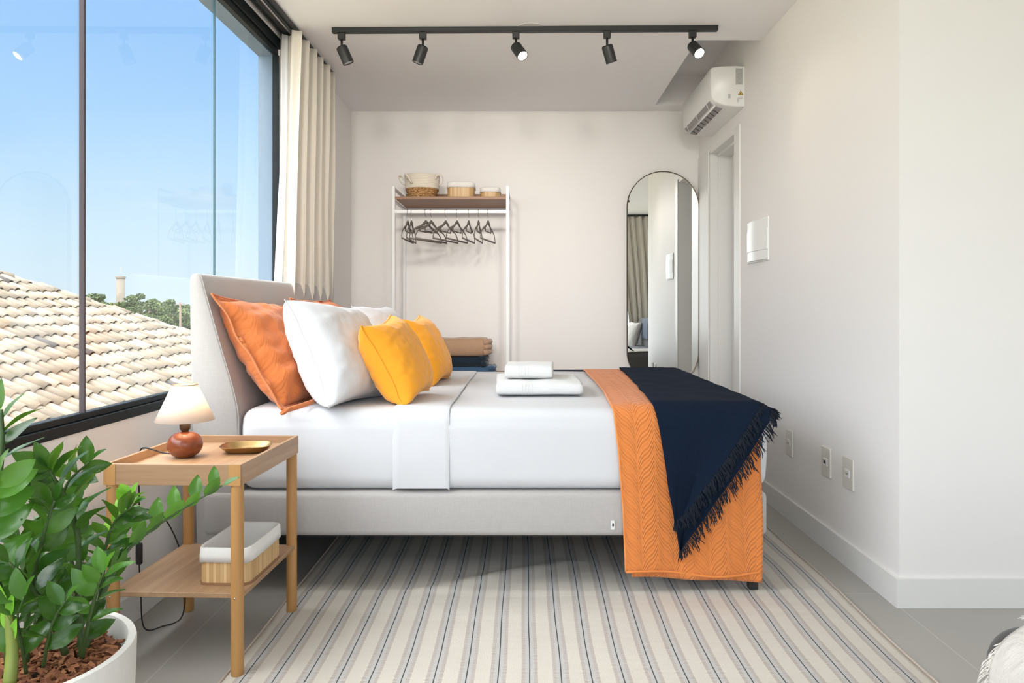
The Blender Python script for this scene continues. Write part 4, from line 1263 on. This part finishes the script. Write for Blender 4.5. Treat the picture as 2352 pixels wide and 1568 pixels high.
# table lamp
lp = empty('table_lamp', (-1.080, 2.385, 0.5875), 'small lit table lamp with a white cone shade and a round reddish wooden base', 'lamp')
prof = [(0.0, 0.0), (0.026, 0.0), (0.030, 0.003), (0.044, 0.014), (0.0515, 0.028), (0.053, 0.040), (0.050, 0.054), (0.040, 0.068), (0.026, 0.077), (0.013, 0.080), (0.0, 0.080)]
sp_ = spline([(a, 0, b) for a, b in prof[2:10]], 4)
obj('lamp_base', lathe(bmesh.new(), [(0, 0), (0.026, 0)] + [(p.x, p.z) for p in sp_] + [(0, 0.0805)], 48), M['terracotta'], lp)
obj('bulb_socket', lathe(bmesh.new(), [(0.0, 0.079), (0.010, 0.079), (0.011, 0.083), (0.0155, 0.088), (0.0165, 0.096), (0.0165, 0.112), (0.015, 0.114), (0.0, 0.114)], 24), M['socket_brown'], lp)
n = NB('lamp_shade_cloth'); v = n.coord('Object')
n.base(n.mix(n.noise(v, 400, 2), (0.86, 0.80, 0.74), (0.93, 0.88, 0.83)), 0.9)
tl = n.n('ShaderNodeBsdfTranslucent'); tl.inputs[0].default_value = (0.95, 0.85, 0.75, 1)
mxs = n.n('ShaderNodeMixShader'); mxs.inputs[0].default_value = 0.36
n.l(n.b.outputs[0], mxs.inputs[1]); n.l(tl.outputs[0], mxs.inputs[2]); n.l(mxs.outputs[0], n.out.inputs[0])
M['shade'] = n.m
obj('lamp_shade', lathe(bmesh.new(), [(0.0885, 0.116), (0.0375, 0.229), (0.0365, 0.229), (0.0875, 0.116)], 56, close=True), M['shade'], lp)
bm = bmesh.new()
for a in range(3):
    tube(bm, [(0.0368 * math.cos(R(a * 120 + 20)), 0.0368 * math.sin(R(a * 120 + 20)), 0.226), (0.006 * math.cos(R(a * 120 + 20)), 0.006 * math.sin(R(a * 120 + 20)), 0.205)], 0.001, 5)
tube(bm, [(0.0375 * math.cos(R(k * 10)), 0.0375 * math.sin(R(k * 10)), 0.229) for k in range(37)], 0.0013, 5)
obj('shade_ring', bm, M['brass'], lp)
n = NB('bulb_glow'); n.base((1, 0.9, 0.75), 0.4); n.b.inputs['Emission Color'].default_value = (1, 0.72, 0.42, 1); n.b.inputs['Emission Strength'].default_value = 6
bm = bmesh.new(); bmesh.ops.create_icosphere(bm, subdivisions=3, radius=0.018)
for v_ in bm.verts: v_.co.z += 0.150
tube(bm, [(0, 0, 0.112), (0, 0, 0.14)], 0.010, 12)
obj('light_bulb', bm, n.m, lp)
ld = bpy.data.lights.new('lamp_light', 'POINT'); ld.energy = 1.05; ld.color = (1, 0.76, 0.54); ld.shadow_soft_size = 0.02
lo = bpy.data.objects.new('lamp_light', ld); C.objects.link(lo); lo.parent = lp; lo.location = (0, 0, 0.182)
# cord
cord = [(-0.048, 0.0, 0.010), (-0.075, 0.0, 0.014), (-0.105, 0.0, 0.024), (-0.130, 0.005, 0.0275), (-0.150, 0.015, 0.015), (-0.162, 0.03, -0.05), (-0.165, 0.04, -0.20), (-0.166, 0.04, -0.29)]
obj('cord', tube(bmesh.new(), spline(cord, 6), 0.0024, 6), M['rubber'], lp)
cord2 = [(-0.166, 0.04, -0.35), (-0.166, 0.05, -0.45), (-0.16, 0.06, -0.568), (-0.12, 0.10, -0.580), (-0.09, 0.18, -0.576), (-0.11, 0.24, -0.45), (-0.13, 0.22, -0.33), (-0.17, 0.20, -0.24), (-0.21, 0.19, -0.22), (-0.243, 0.185, -0.215)]
obj('cord', tube(bmesh.new(), spline(cord2, 6), 0.0024, 6), M['rubber'], lp)
obj('cord_switch', B(-0.176, -0.156, 0.032, 0.048, -0.355, -0.285, 0.006, 3), M['rubber'], lp)

# brass dish
ds = empty('brass_dish', (-0.918, 2.475, 0.5875), 'shallow hexagonal-cornered brass dish on the side table, right of the lamp', 'dish', rz=R(8))
rings = []
def dr(w_, d_, c_, z):
    return [(sx * x_, sy * y_, z) for (sx, sy, x_, y_) in
            [(1, -1, w_ / 2, d_ / 2 - c_), (1, 1, w_ / 2, d_ / 2 - c_), (1, 1, w_ / 2 - c_ * 0.45, d_ / 2 - c_ * 0.28), (1, 1, w_ / 2 - c_ * 1.3, d_ / 2), (-1, 1, w_ / 2 - c_ * 1.3, d_ / 2), (-1, 1, w_ / 2 - c_ * 0.45, d_ / 2 - c_ * 0.28), (-1, 1, w_ / 2, d_ / 2 - c_),
             (-1, -1, w_ / 2, d_ / 2 - c_), (-1, -1, w_ / 2 - c_ * 0.45, d_ / 2 - c_ * 0.28), (-1, -1, w_ / 2 - c_ * 1.3, d_ / 2), (1, -1, w_ / 2 - c_ * 1.3, d_ / 2), (1, -1, w_ / 2 - c_ * 0.45, d_ / 2 - c_ * 0.28)]]
bm = loft(bmesh.new(), [dr(0.115, 0.090, 0.024, 0.0), dr(0.125, 0.100, 0.026, 0.003), dr(0.160, 0.132, 0.034, 0.021), dr(0.166, 0.138, 0.034, 0.0225), dr(0.160, 0.132, 0.033, 0.0235), dr(0.120, 0.094, 0.026, 0.0055), dr(0.112, 0.086, 0.022, 0.004)])
o = obj('dish_body', bm, M['brass'], ds); add_mod(o, 'SUBSURF', levels=2, render_levels=2)

# ------------------------------------------------------------------ potted plant
PCX, PCY, PR, PH = -1.017, 1.47, 0.229, 0.385
pl = empty('potted_plant', (PCX, PCY, 0), 'glossy green plant with arching stems in a large white pot, beside the side table', 'potted plant')
n = NB('white_glazed_pot'); v = n.coord('Object', (1, 1, 0.25))
n.base(n.mix(n.noise(v, 60, 4), (0.66, 0.64, 0.60), (0.74, 0.72, 0.69)), 0.55, normal=n.bump(n.noise(v, 160, 3), 0.25, 0.002)); M['pot'] = n.m
prof = [(0, 0), (PR - 0.035, 0), (PR - 0.028, 0.006), (PR - 0.006, PH * 0.5), (PR, PH - 0.006), (PR - 0.002, PH), (PR - 0.016, PH + 0.0), (PR - 0.019, PH - 0.006), (PR - 0.022, PH - 0.06), (PR - 0.022, 0.25), (0, 0.25)]
autosmooth(obj('pot', lathe(bmesh.new(), prof, 72), M['pot'], pl), 50)
n = NB('bark_chips'); v = n.coord('Object')
oi = n.n('ShaderNodeNewGeometry')
col = n.ramp(oi.outputs['Random Per Island'], [(0.0, (0.14, 0.045, 0.02)), (0.5, (0.34, 0.13, 0.05)), (1.0, (0.55, 0.25, 0.10))])
col = n.mix(n.noise(v, 120, 3), col, (0.20, 0.075, 0.035))
M['bark'] = n.base(col, 0.85, normal=n.bump(n.noise(v, 200, 3), 0.6, 0.002))
M['soil'] = plain('dark_soil', (0.06, 0.03, 0.018), 0.95)
SZ = 0.352
obj('soil', lathe(bmesh.new(), [(0, SZ - 0.02), (PR - 0.0225, SZ - 0.02), (PR - 0.0225, SZ - 0.012), (0, SZ - 0.004)], 40), M['soil'], pl)
bm = bmesh.new(); random.seed(11)
for k in range(1500):
    a = random.uniform(0, 2 * PI); r = math.sqrt(random.random()) * (PR - 0.035)
    c = Vector((r * math.cos(a), r * math.sin(a), SZ + random.uniform(-0.012, 0.008)))
    L_, W_, T_ = random.uniform(0.014, 0.040), random.uniform(0.006, 0.015), random.uniform(0.0015, 0.0045)
    rot = Matrix.Rotation(random.uniform(0, 2 * PI), 3, 'Z') @ Matrix.Rotation(random.uniform(-0.6, 0.6), 3, 'Y') @ Matrix.Rotation(random.uniform(-0.7, 0.7), 3, 'X')
    P = []
    for (sx, sy, sz) in ((-1, -1, -1), (1, -0.6, -1), (1, 0.7, -1), (-0.9, 1, -1), (-1, -1, 1), (1, -0.6, 1), (1, 0.7, 1), (-0.9, 1, 1)):
        P.append(bm.verts.new(c + rot @ Vector((sx * L_ / 2 * random.uniform(0.8, 1.1), sy * W_ / 2, sz * T_ / 2))))
    for q_ in ((0, 3, 2, 1), (4, 5, 6, 7), (0, 1, 5, 4), (1, 2, 6, 5), (2, 3, 7, 6), (3, 0, 4, 7)): bm.faces.new([P[i] for i in q_])
obj('bark_mulch', bm, M['bark'], pl, False, kind='stuff')
def leafmat(name, c1, c2, rough=0.25):
    n = NB(name); v = n.coord('Object')
    g_ = n.n('ShaderNodeNewGeometry')
    col = n.mix(g_.outputs['Random Per Island'], c1, c2)
    n.base(col, rough, normal=n.bump(n.noise(v, 60, 2), 0.12, 0.003))
    n.b.inputs['Specular IOR Level'].default_value = 0.38; n.b.inputs['Coat Weight'].default_value = 0.06; n.b.inputs['Coat Roughness'].default_value = 0.12
    tl = n.n('ShaderNodeBsdfTranslucent'); n.l(n.mix(0.5, col, (0.25, 0.5, 0.03)), tl.inputs[0])
    mx = n.n('ShaderNodeMixShader'); mx.inputs[0].default_value = 0.22
    n.l(n.b.outputs[0], mx.inputs[1]); n.l(tl.outputs[0], mx.inputs[2]); n.l(mx.outputs[0], n.out.inputs[0])
    return n.m
M['leaf'] = leafmat('glossy_leaf', (0.018, 0.070, 0.008), (0.060, 0.165, 0.020))
M['leaf_mid'] = leafmat('fresh_leaf', (0.040, 0.130, 0.012), (0.085, 0.235, 0.024))
M['leaf_light'] = leafmat('young_leaf', (0.16, 0.42, 0.03), (0.26, 0.55, 0.05), 0.35)
M['stem'] = plain('green_stem', (0.05, 0.095, 0.025), 0.5, var=0.3, sc=40)
M['stem_light'] = plain('young_stem', (0.19, 0.24, 0.045), 0.5, var=0.2, sc=40)
def leaf(bm, base, d, up, L, W, droop=0.25, fold=0.25):
    d = d.normalized(); side = d.cross(up)
    if side.length < 1e-4: side = d.orthogonal()
    side.normalize(); up = side.cross(d).normalized()
    prof = [(0.0, 0.06), (0.08, 0.30), (0.20, 0.66), (0.35, 0.93), (0.50, 1.0), (0.65, 0.90), (0.80, 0.62), (0.91, 0.32), (1.0, 0.015)]
    rows = []
    for (t, w_) in prof:
        c = base + d * (L * t) - up * (droop * L * t * t)
        hw = W / 2 * w_
        row = []
        for k in (-1, -0.5, 0, 0.5, 1):
            lift = fold * abs(k) * hw + 0.04 * W * math.sin(t * 9 + k * 2)* abs(k)
            row.append(bm.verts.new(c + side * (hw * k) + up * (lift - 0.0)))
        rows.append(row)
    for a, b in zip(rows[:-1], rows[1:]):
        for i in range(4): bm.faces.new((a[i], a[i + 1], b[i + 1], b[i]))
def plant_stem(pts, r0, L0, start=0.3, nl=10, mat='leaf', smat='stem', spread=0.9, seed=0, W=0.50, tipL=0.75, droop=0.25, upright=False):
    random.seed(seed)
    P = [px(*p) for p in pts]
    S = spline(P, 8); n_ = len(S)
    base_o = empty('leaf_stem_tmp', (0, 0, 0), '', '')
    bpy.data.objects.remove(base_o)
    rad = [lerp(r0 * 0.86, r0 * 0.30, i / (n_ - 1)) for i in range(n_)]
    so_ = obj('stem', tube(bmesh.new(), S, rad, 8), M[smat], pl, True, True)
    bm = bmesh.new()
    for k in range(nl * 2):
        t = start + (0.985 - start) * (k + 0.5) / (nl * 2)
        i = min(n_ - 2, int(t * (n_ - 1))); p = S[i].lerp(S[i + 1], t * (n_ - 1) - i)
        tg_ = (S[min(n_ - 1, i + 2)] - S[max(0, i - 1)]).normalized()
        vd = (p - Vector((0, 0, H))).normalized()
        lat = tg_.cross(vd)                              # leaves stand in two rows either side of the stem
        if lat.length < 1e-3: lat = Vector((1, 0, 0))
        lat.normalize()
        sg = 1 if k % 2 else -1
        if upright:
            outv = (tg_ * random.uniform(-0.1, 0.2) + Vector((0, 0, 1)) * 1.0 + vd * 0.35) if sg > 0 else (tg_ * random.uniform(0.8, 1.1) + Vector((0, 0, 1)) * random.uniform(0.25, 0.45) - vd * 0.3)
            upv = -vd * 1.0 + lat * sg * 0.5
        else:
            outv = (lat * sg * spread + tg_ * random.uniform(0.6, 1.1) + Vector((random.uniform(-.25, .25), random.uniform(-.5, .5), random.uniform(0, .35))))
            if (sg > 0) != (seed % 2 == 0): upv = -vd * 1.1 + Vector((random.uniform(-.45, .45), 0, random.uniform(-.1, .5)))
            else: upv = Vector((random.uniform(-.5, .2), random.uniform(-.5, .3), 1.0))
        L = L0 * 1.12 * lerp(1.0, tipL, t) * random.uniform(0.85, 1.12)
        leaf(bm, p, outv, upv, L, L * W * random.uniform(0.9, 1.1), droop * random.uniform(0.4, 1.4), random.uniform(0.12, 0.35))
    tg_ = (S[-1] - S[-3]).normalized()
    leaf(bm, S[-1], tg_, Vector((0, -0.5, 0.8)), L0 * tipL * 0.95, L0 * tipL * W * 0.8, 0.1)
    obj('foliage', bm, M[mat], so_, True, True)
plant_stem([(190, 1505, 1.53), (180, 1380, 1.53), (180, 1250, 1.52), (162, 1165, 1.50), (128, 1105, 1.48), (112, 1075, 1.47)], 0.0085, 0.085, 0.28, 9, 'leaf', seed=1)
plant_stem([(60, 1520, 1.46), (64, 1400, 1.46), (84, 1290, 1.45), (108, 1200, 1.44), (125, 1150, 1.44)], 0.0075, 0.068, 0.30, 6, 'leaf', seed=2)
plant_stem([(200, 1490, 1.56), (222, 1400, 1.60), (285, 1275, 1.64), (350, 1215, 1.67), (430, 1162, 1.68), (510, 1115, 1.68)], 0.0065, 0.072, 0.30, 6, 'leaf_mid', seed=3, spread=1.0, tipL=0.62, W=0.46, droop=0.08, upright=True)
plant_stem([(165, 1485, 1.60), (172, 1340, 1.62), (150, 1220, 1.62), (150, 1120, 1.60), (205, 1060, 1.58)], 0.0065, 0.070, 0.35, 8, 'leaf', seed=4)
plant_stem([(212, 1470, 1.66), (245, 1340, 1.72), (262, 1240, 1.76), (290, 1175, 1.78), (302, 1140, 1.78)], 0.0055, 0.052, 0.45, 6, 'leaf_light', seed=5, W=0.55)
plant_stem([(20, 1540, 1.42), (10, 1400, 1.40), (-25, 1250, 1.38), (-15, 1150, 1.36), (-5, 1100, 1.35)], 0.0085, 0.088, 0.35, 5, 'leaf_mid', seed=6)
plant_stem([(-40, 1480, 1.50), (-40, 1300, 1.52), (-8, 1120, 1.52), (4, 1020, 1.52), (2, 940, 1.52)], 0.013, 0.088, 0.62, 4, 'leaf', seed=17, W=0.36)
plant_stem([(120, 1490, 1.50), (100, 1400, 1.50), (60, 1320, 1.48), (38, 1250, 1.47)], 0.0065, 0.075, 0.25, 6, 'leaf', seed=8)
plant_stem([(150, 1500, 1.48), (112, 1410, 1.44), (70, 1345, 1.40), (20, 1290, 1.37)], 0.0080, 0.078, 0.35, 6, 'leaf', seed=9)
plant_stem([(205, 1480, 1.62), (232, 1360, 1.62), (240, 1270, 1.62), (262, 1200, 1.60), (300, 1165, 1.58)], 0.0065, 0.066, 0.28, 8, 'leaf', seed=10, W=0.42)
plant_stem([(150, 1470, 1.66), (140, 1340, 1.70), (120, 1240, 1.72), (130, 1160, 1.74)], 0.0060, 0.070, 0.30, 7, 'leaf', seed=12)
plant_stem([(188, 1510, 1.50), (205, 1420, 1.47), (225, 1350, 1.45), (240, 1310, 1.44)], 0.0060, 0.066, 0.25, 4, 'leaf_mid', seed=13)
plant_stem([(100, 1530, 1.44), (110, 1470, 1.42), (125, 1420, 1.40), (150, 1380, 1.39)], 0.0045, 0.062, 0.15, 3, 'leaf', seed=14)
plant_stem([(60, 1545, 1.42), (50, 1480, 1.40), (40, 1420, 1.38), (55, 1370, 1.37)], 0.0045, 0.066, 0.15, 4, 'leaf', seed=15)
plant_stem([(150, 1500, 1.54), (140, 1440, 1.54), (118, 1380, 1.54), (100, 1330, 1.54)], 0.0050, 0.070, 0.10, 4, 'leaf', seed=16)
plant_stem([(175, 1500, 1.56), (190, 1430, 1.57), (180, 1360, 1.58), (190, 1290, 1.58)], 0.0050, 0.066, 0.12, 5, 'leaf', seed=18)
plant_stem([(20, 1520, 1.50), (25, 1450, 1.52), (15, 1390, 1.53), (30, 1320, 1.54)], 0.0050, 0.070, 0.12, 5, 'leaf', seed=19)
plant_stem([(90, 1500, 1.62), (80, 1420, 1.64), (95, 1340, 1.66)], 0.0050, 0.068, 0.12, 5, 'leaf', seed=20)
# new shoot
S = spline([px(22, 1570, 1.36), px(28, 1500, 1.37), px(22, 1430, 1.37), px(12, 1365, 1.37)], 6)
nsh = len(S)
so_ = obj('stem', tube(bmesh.new(), S, [lerp(0.0115, 0.003, (i / (nsh - 1)) ** 1.6) for i in range(nsh)], 10), M['stem_light'], pl, True, True, label='pale green new shoot')
bm = bmesh.new()
for k in range(4):
    p = S[int(nsh * (0.45 + 0.12 * k))]
    leaf(bm, p, Vector((0.25 * (-1) ** k, -0.1, 1)), Vector((0, -1, 0)), 0.05, 0.016, -0.02, 0.5)
obj('foliage', bm, M['leaf_light'], so_, True, True)

# ------------------------------------------------------------------ sofa (its corner bottom right, the rest behind the camera)
sf = empty('sofa', (1.40, 0.4, 0), 'charcoal upholstered sofa, its rounded corner at the lower right edge', 'sofa')
obj('seat_base', rbox_surface(0.874, 1.86, -0.80, 1.480, 0.04, 0.460, 0.075, cuts=44), M['charcoal'], sf, True, True)
obj('backrest', rbox_surface(1.60, 1.86, -0.80, 1.10, 0.40, 0.88, 0.08, cuts=14), M['charcoal'], sf, True, True)
for (a, b) in ((0.95, 1.35), (1.80, 1.35), (0.95, -0.7), (1.80, -0.7)):
    obj('leg', B(a - 0.02, a + 0.02, b - 0.02, b + 0.02, 0, 0.045), M['black'], sf, False, True)
pillow('cushion', (1.46, -0.25, 0.62), (0.25, 1, 0), (0.3, 0, 0.9), 0.45, 0.42, 0.15, M['ivory'], 'cream cushion on the sofa, seen low in the mirror', 'cushion', seed=21)
th_ = empty('throw_blanket', (1.2, 1.1, 0.46), 'ivory fringed wool throw over the corner of the charcoal sofa', 'blanket')
def thf(u, v):
    # u: from on top of the seat over the left edge and down; v: along Y
    s = -0.62 + 0.80 * u
    yy = 1.448 - 0.5 * v - 0.02 * N(u * 3, 1.1) - 0.050 * max(0.0, min(1.0, (s + 0.16) / 0.2))
    r = 0.075; off = 0.008
    rr = r + off; arc = rr * PI / 2
    if s <= 0: x, z = 0.874 + r - s, 0.460 + off
    elif s < arc: a = s / rr; x, z = 0.874 + r - rr * math.sin(a), 0.460 - r + rr * math.cos(a)
    else: x, z = 0.874 - off, 0.460 - r - (s - arc)
    # far edge rolls down round the corner
    e_ = max(0, yy - 1.405)
    z -= e_ * e_ * 7.0
    if s > 0: x += e_ * 0.45
    k = 0.004 * N(u * 12, v * 10, 4) + 0.004
    if s > 0: x -= k
    else: z += k
    return Vector((x, yy, z))
o = obj('throw_cloth', sheet(60, 60, thf), M['ivory'], th_, True, True); add_mod(o, 'SOLIDIFY', thickness=0.006, offset=1)
bm = bmesh.new(); random.seed(5)
for k in range(260):
    v_ = k / 260; p = thf(1.0, v_)
    strands(bm, p + Vector((0, 0, random.uniform(0, 0.02))), Vector((-0.35, 0.15, -0.9)), random.uniform(0.05, 0.08), 0.0016, 1.0, 5, 0.2)
for k in range(240):
    u_ = 0.05 + 0.95 * k / 240; p = thf(u_, 0.0)
    s = -0.62 + 0.80 * u_
    strands(bm, p + Vector((0, -0.004, 0.002)), Vector((-0.55 - 0.3 * (s > 0), 0.30, 0.35 - 0.7 * (s > 0))), random.uniform(0.018, 0.04), 0.0015, 0.9, 5, 0.3)
obj('fringe', bm, M['ivory'], th_, True, True, kind='stuff')
def thf2(u, v):
    yy = -0.1 + 0.7 * v
    s = -0.25 + 0.60 * u; r = 0.08
    rr = r + 0.006; arc = rr * PI / 2
    if s <= 0: x, z = 1.60 + r - s, 0.886
    elif s < arc: a = s / rr; x, z = 1.60 + r - rr * math.sin(a), 0.88 - r + rr * math.cos(a)
    else: x, z = 1.594, 0.88 - r - (s - arc)
    return Vector((x, yy, z))
M['slate'] = fabric('slate_blue_wool', (0.06, 0.09, 0.15), 0.2, 300)
o = obj('throw_blanket', sheet(24, 24, thf2), M['slate']); add_mod(o, 'SOLIDIFY', thickness=0.006, offset=1)
tag(o, 'slate blue throw over the sofa backrest, seen in the mirror', 'blanket')

# ------------------------------------------------------------------ outdoors: tiled roof
TANP = 0.49; RX0_, RZ0_ = -6.1, 0.325
def roofz(x): return RZ0_ - TANP * (x - RX0_)
slope_len = math.sqrt(1 + TANP ** 2)
sdir = Vector((1, 0, -TANP)) / slope_len          # down the slope
snrm = Vector((TANP, 0, 1)) / slope_len
hipP = Vector((-8.58, 12.27, 0)); XRIDGE = -11.5; XEAVE = -3.3
def hipY(x): return hipP.y + (x - hipP.x)
n = NB('clay_tiles'); v = n.coord('Object')
g_ = n.n('ShaderNodeNewGeometry')
col = n.ramp(g_.outputs['Random Per Island'], [(0.0, (0.165, 0.125, 0.085)), (0.5, (0.24, 0.193, 0.140)), (1.0, (0.30, 0.258, 0.200))])
st1 = n.math('MULTIPLY', n.math('SUBTRACT', n.noise(v, 2.2, 6, 0.7), 0.47), 6.0, clamp=True)
col = n.mix(n.math('MULTIPLY', st1, 0.62), col, (0.13, 0.115, 0.095))
M['tile'] = n.base(col, 0.9, normal=n.bump(n.noise(v, 60, 3), 0.4, 0.01))
M['tile_dark'] = plain('weathered_tile', (0.07, 0.06, 0.055), 0.9, var=0.3, sc=8)
hs = empty('neighbouring_house', (-8, 10, -3.2), 'neighbouring house with a weathered cream clay tile roof outside the window', 'house')
random.seed(3)
def half_tile(bm, c, ax, r0, r1, L, convex=True, seg=7, lift=0.0, side=Vector((0, 1, 0)), nrm=None, th=0.014):
    nrm = nrm or snrm
    rows = []
    for (t, r) in ((0, r0), (1, r1)):
        for rr in (r, r - th):
            rows.append([bm.verts.new(c + ax * (L * t) + side * (rr * math.cos(PI * k / seg)) + nrm * ((rr * math.sin(PI * k / seg)) * (1 if convex else -1) + lift * t)) for k in range(seg + 1)])
    for k in range(seg):
        bm.faces.new((rows[0][k], rows[0][k + 1], rows[2][k + 1], rows[2][k]))
        bm.faces.new((rows[2][k], rows[2][k + 1], rows[3][k + 1], rows[3][k]))
        bm.faces.new((rows[0][k], rows[1][k], rows[1][k + 1], rows[0][k + 1]))
bm = bmesh.new(); bmd = bmesh.new()
pitch = 0.205; clen = 0.30
nc = int((XEAVE - XRIDGE) / (sdir.x * clen))
for ci in range(nc):
    x0 = XRIDGE + ci * sdir.x * clen
    y = 5.0
    k = 0
    while y < hipY(x0 + 0.3) - 0.05:
        jy = random.uniform(-0.012, 0.012); jx = random.uniform(-0.03, 0.03)
        jr = random.uniform(-0.02, 0.02)
        ax = (sdir + Vector((0, jr, random.uniform(-0.008, 0.008)))).normalized()
        base = Vector((x0 + jx, y + jy, roofz(x0 + jx)))
        tgt = bmd if random.random() < 0.008 else bm
        half_tile(tgt, base + snrm * 0.030, ax, 0.066, 0.082, clen * 1.13, True, 7, 0.012)
        if (x0 > -9.5): half_tile(bm, base + Vector((0, pitch / 2, 0)) + snrm * 0.035, ax, 0.068, 0.060, clen * 1.12, False, 5, 0.010, th=-0.008)
        y += pitch; k += 1
obj('roof_tiles', bm, M['tile'], hs, True, True)
obj('roof_tiles', bmd, M['tile_dark'], hs, True, True, label='dark weathered tiles')
# hip caps
bm = bmesh.new()
hd = Vector((1, 1, -TANP)).normalized(); hside = Vector((1, -1, 0)).normalized(); hn = hside.cross(hd)
if hn.z < 0: hn = -hn
t = -2.6
while t < 5.6:
    c = Vector((hipP.x + t, hipP.y + t, roofz(hipP.x + t))) - hn * 0.02
    half_tile(bm, c, hd, 0.105, 0.125, 0.48, True, 8, 0.02, hside, hn)
    t += 0.42 / math.sqrt(2 + TANP ** 2) * 1.42 * 1.0
obj('hip_tiles', bm, M['tile'], hs, True, True)
# roof deck and walls below
bm = bmesh.new()
def rv(x, y, dz=0.0): return bm.verts.new((x, y, roofz(x) + dz))
a = [rv(XRIDGE, 4.5), rv(XRIDGE, hipY(XRIDGE)), rv(XEAVE, hipY(XEAVE)), rv(XEAVE, 4.5)]
b = [bm.verts.new(v_.co - Vector((0, 0, 0.25))) for v_ in a]
bm.faces.new(a); bm.faces.new(b[::-1])
for i in range(4): bm.faces.new((a[i], a[(i + 1) % 4], b[(i + 1) % 4], b[i]))
# far slope beyond the hip
zr = roofz(XRIDGE)
c1 = [bm.verts.new((XRIDGE, hipY(XRIDGE), zr)), bm.verts.new((XEAVE, hipY(XEAVE), roofz(XEAVE))), bm.verts.new((-19.7, hipY(XEAVE), roofz(XEAVE)))]
bm.faces.new(c1)
M['mortar'] = plain('roof_mortar', (0.13, 0.11, 0.09), 0.95)
obj('roof_deck', bm, M['mortar'], hs, False, True)
obj('house_wall', B(-19, XEAVE - 0.6, 5.0, hipY(XEAVE) - 0.6, -3.2, roofz(XEAVE) - 0.3), paint('render_paint', (0.6, 0.55, 0.48), 0.8), hs, False, True)
# ground
n = NB('ground'); v = n.coord('Object')
col = n.mix(n.noise(v, 0.3, 5), (0.16, 0.17, 0.09), (0.36, 0.31, 0.24))
gm = n.base(col, 0.95)
gr = obj('floor_outside', B(-260, 60, -60, 260, -3.4, -3.2), gm, None, False); gr['kind'] = 'structure'; gr.name = 'ground'
# round concrete water tower
wt = empty('water_tower', (-49.0, 91, -3.2), 'slim round concrete tower behind the roof, left of the trees', 'tower')
M['tower'] = plain('stained_concrete', (0.17, 0.15, 0.125), 0.9, var=0.25, sc=0.8)
obj('shaft', lathe(bmesh.new(), [(0.52, 0), (0.50, 7.7), (0.0, 7.7)], 28), M['tower'], wt)
obj('top_ring', lathe(bmesh.new(), [(0.54, 7.62), (0.56, 7.66), (0.56, 7.86), (0.54, 7.9), (0.0, 7.9)], 28), M['tower'], wt)
bm = tube(bmesh.new(), [(0.05, 0, 7.9), (0.05, 0, 9.0)], 0.02, 6); obj('mast', bm, M['steel'], wt)
# trees
M['tree_leaf'] = None
n = NB('tree_foliage'); v = n.coord('Object')
g_ = n.n('ShaderNodeNewGeometry')
col = n.mix(g_.outputs['Random Per Island'], (0.015, 0.035, 0.008), (0.085, 0.115, 0.028))
M['tree_leaf'] = n.base(col, 0.8)
M['trunk'] = plain('tree_bark', (0.16, 0.12, 0.09), 0.9)
def tree(x_, ytop, w_, Y, label, seed, hfrac=0.5):
    random.seed(seed)
    c = px(x_, ytop, Y); k = F / Y
    rw = w_ / 2 / k; hh = c.z + 3.2
    t = empty('tree', (c.x, Y, -3.2), label, 'tree', 'trees beyond the tiled roof')
    bm = bmesh.new()
    tube(bm, [(0, 0, 0), (0.1, 0, hh * 0.45), (0, 0, hh * 0.75)], [0.22, 0.17, 0.1], 8)
    for q_ in range(5):
        a = random.uniform(0, 2 * PI)
        tube(bm, [(0.05, 0, hh * 0.45), (rw * 0.5 * math.cos(a), rw * 0.5 * math.sin(a), hh * 0.78)], [0.10, 0.05], 6)
    obj('trunk', bm, M['trunk'], t)
    bm = bmesh.new()
    blobs = []
    for q_ in range(46):
        a = random.uniform(0, 2 * PI); r = math.sqrt(random.random()) * rw * 0.85
        zz = hh - 0.35 - (r / rw) ** 2 * hh * 0.16 - random.random() * hh * 0.38
        blobs.append((Vector((r * math.cos(a), r * math.sin(a), zz)), random.uniform(0.35, 0.75) * rw * 0.38))
    for (bc, br) in blobs:
        for q_ in range(230):
            d = Vector((random.gauss(0, 1), random.gauss(0, 1), random.gauss(0, 1))).normalized() * br * random.uniform(0.6, 1.05)
            d.z *= 0.7
            p = bc + d; s_q = random.uniform(0.035, 0.08)
            e1 = Vector((random.gauss(0, 1), random.gauss(0, 1), random.gauss(0, 1))).normalized() * s_q; e2 = e1.orthogonal().normalized() * s_q
            vs = [bm.verts.new(p + e1), bm.verts.new(p + e2), bm.verts.new(p - e1), bm.verts.new(p - e2)]
            bm.faces.new(vs)
    obj('crown', bm, M['tree_leaf'], t, False)
tree(232, 669, 135, 52, 'round dark tree at the left, beside the concrete tower', 1)
tree(325, 667, 105, 54, 'spreading green tree right of the concrete tower', 2)
tree(395, 679, 95, 50, 'green tree next to the thin pole, partly behind the headboard', 3)
tree(462, 690, 100, 60, 'green tree hidden mostly behind the headboard', 4)
tree(350, 688, 150, 44, 'lower green tree just above the roof edge', 5)
# pole
pp_ = px(414, 694, 40)
up_ = empty('utility_pole', (pp_.x, 40, -3.2), 'thin dark utility pole before the trees', 'pole')
obj('pole_shaft', tube(bmesh.new(), [(0, 0, 0), (0, 0, pp_.z + 3.2)], 0.055, 8), M['trunk'], up_)
obj('crossarm', B(-0.25, 0.25, -0.03, 0.03, pp_.z + 3.2 - 0.15, pp_.z + 3.2 - 0.08), M['tower'], up_, False)
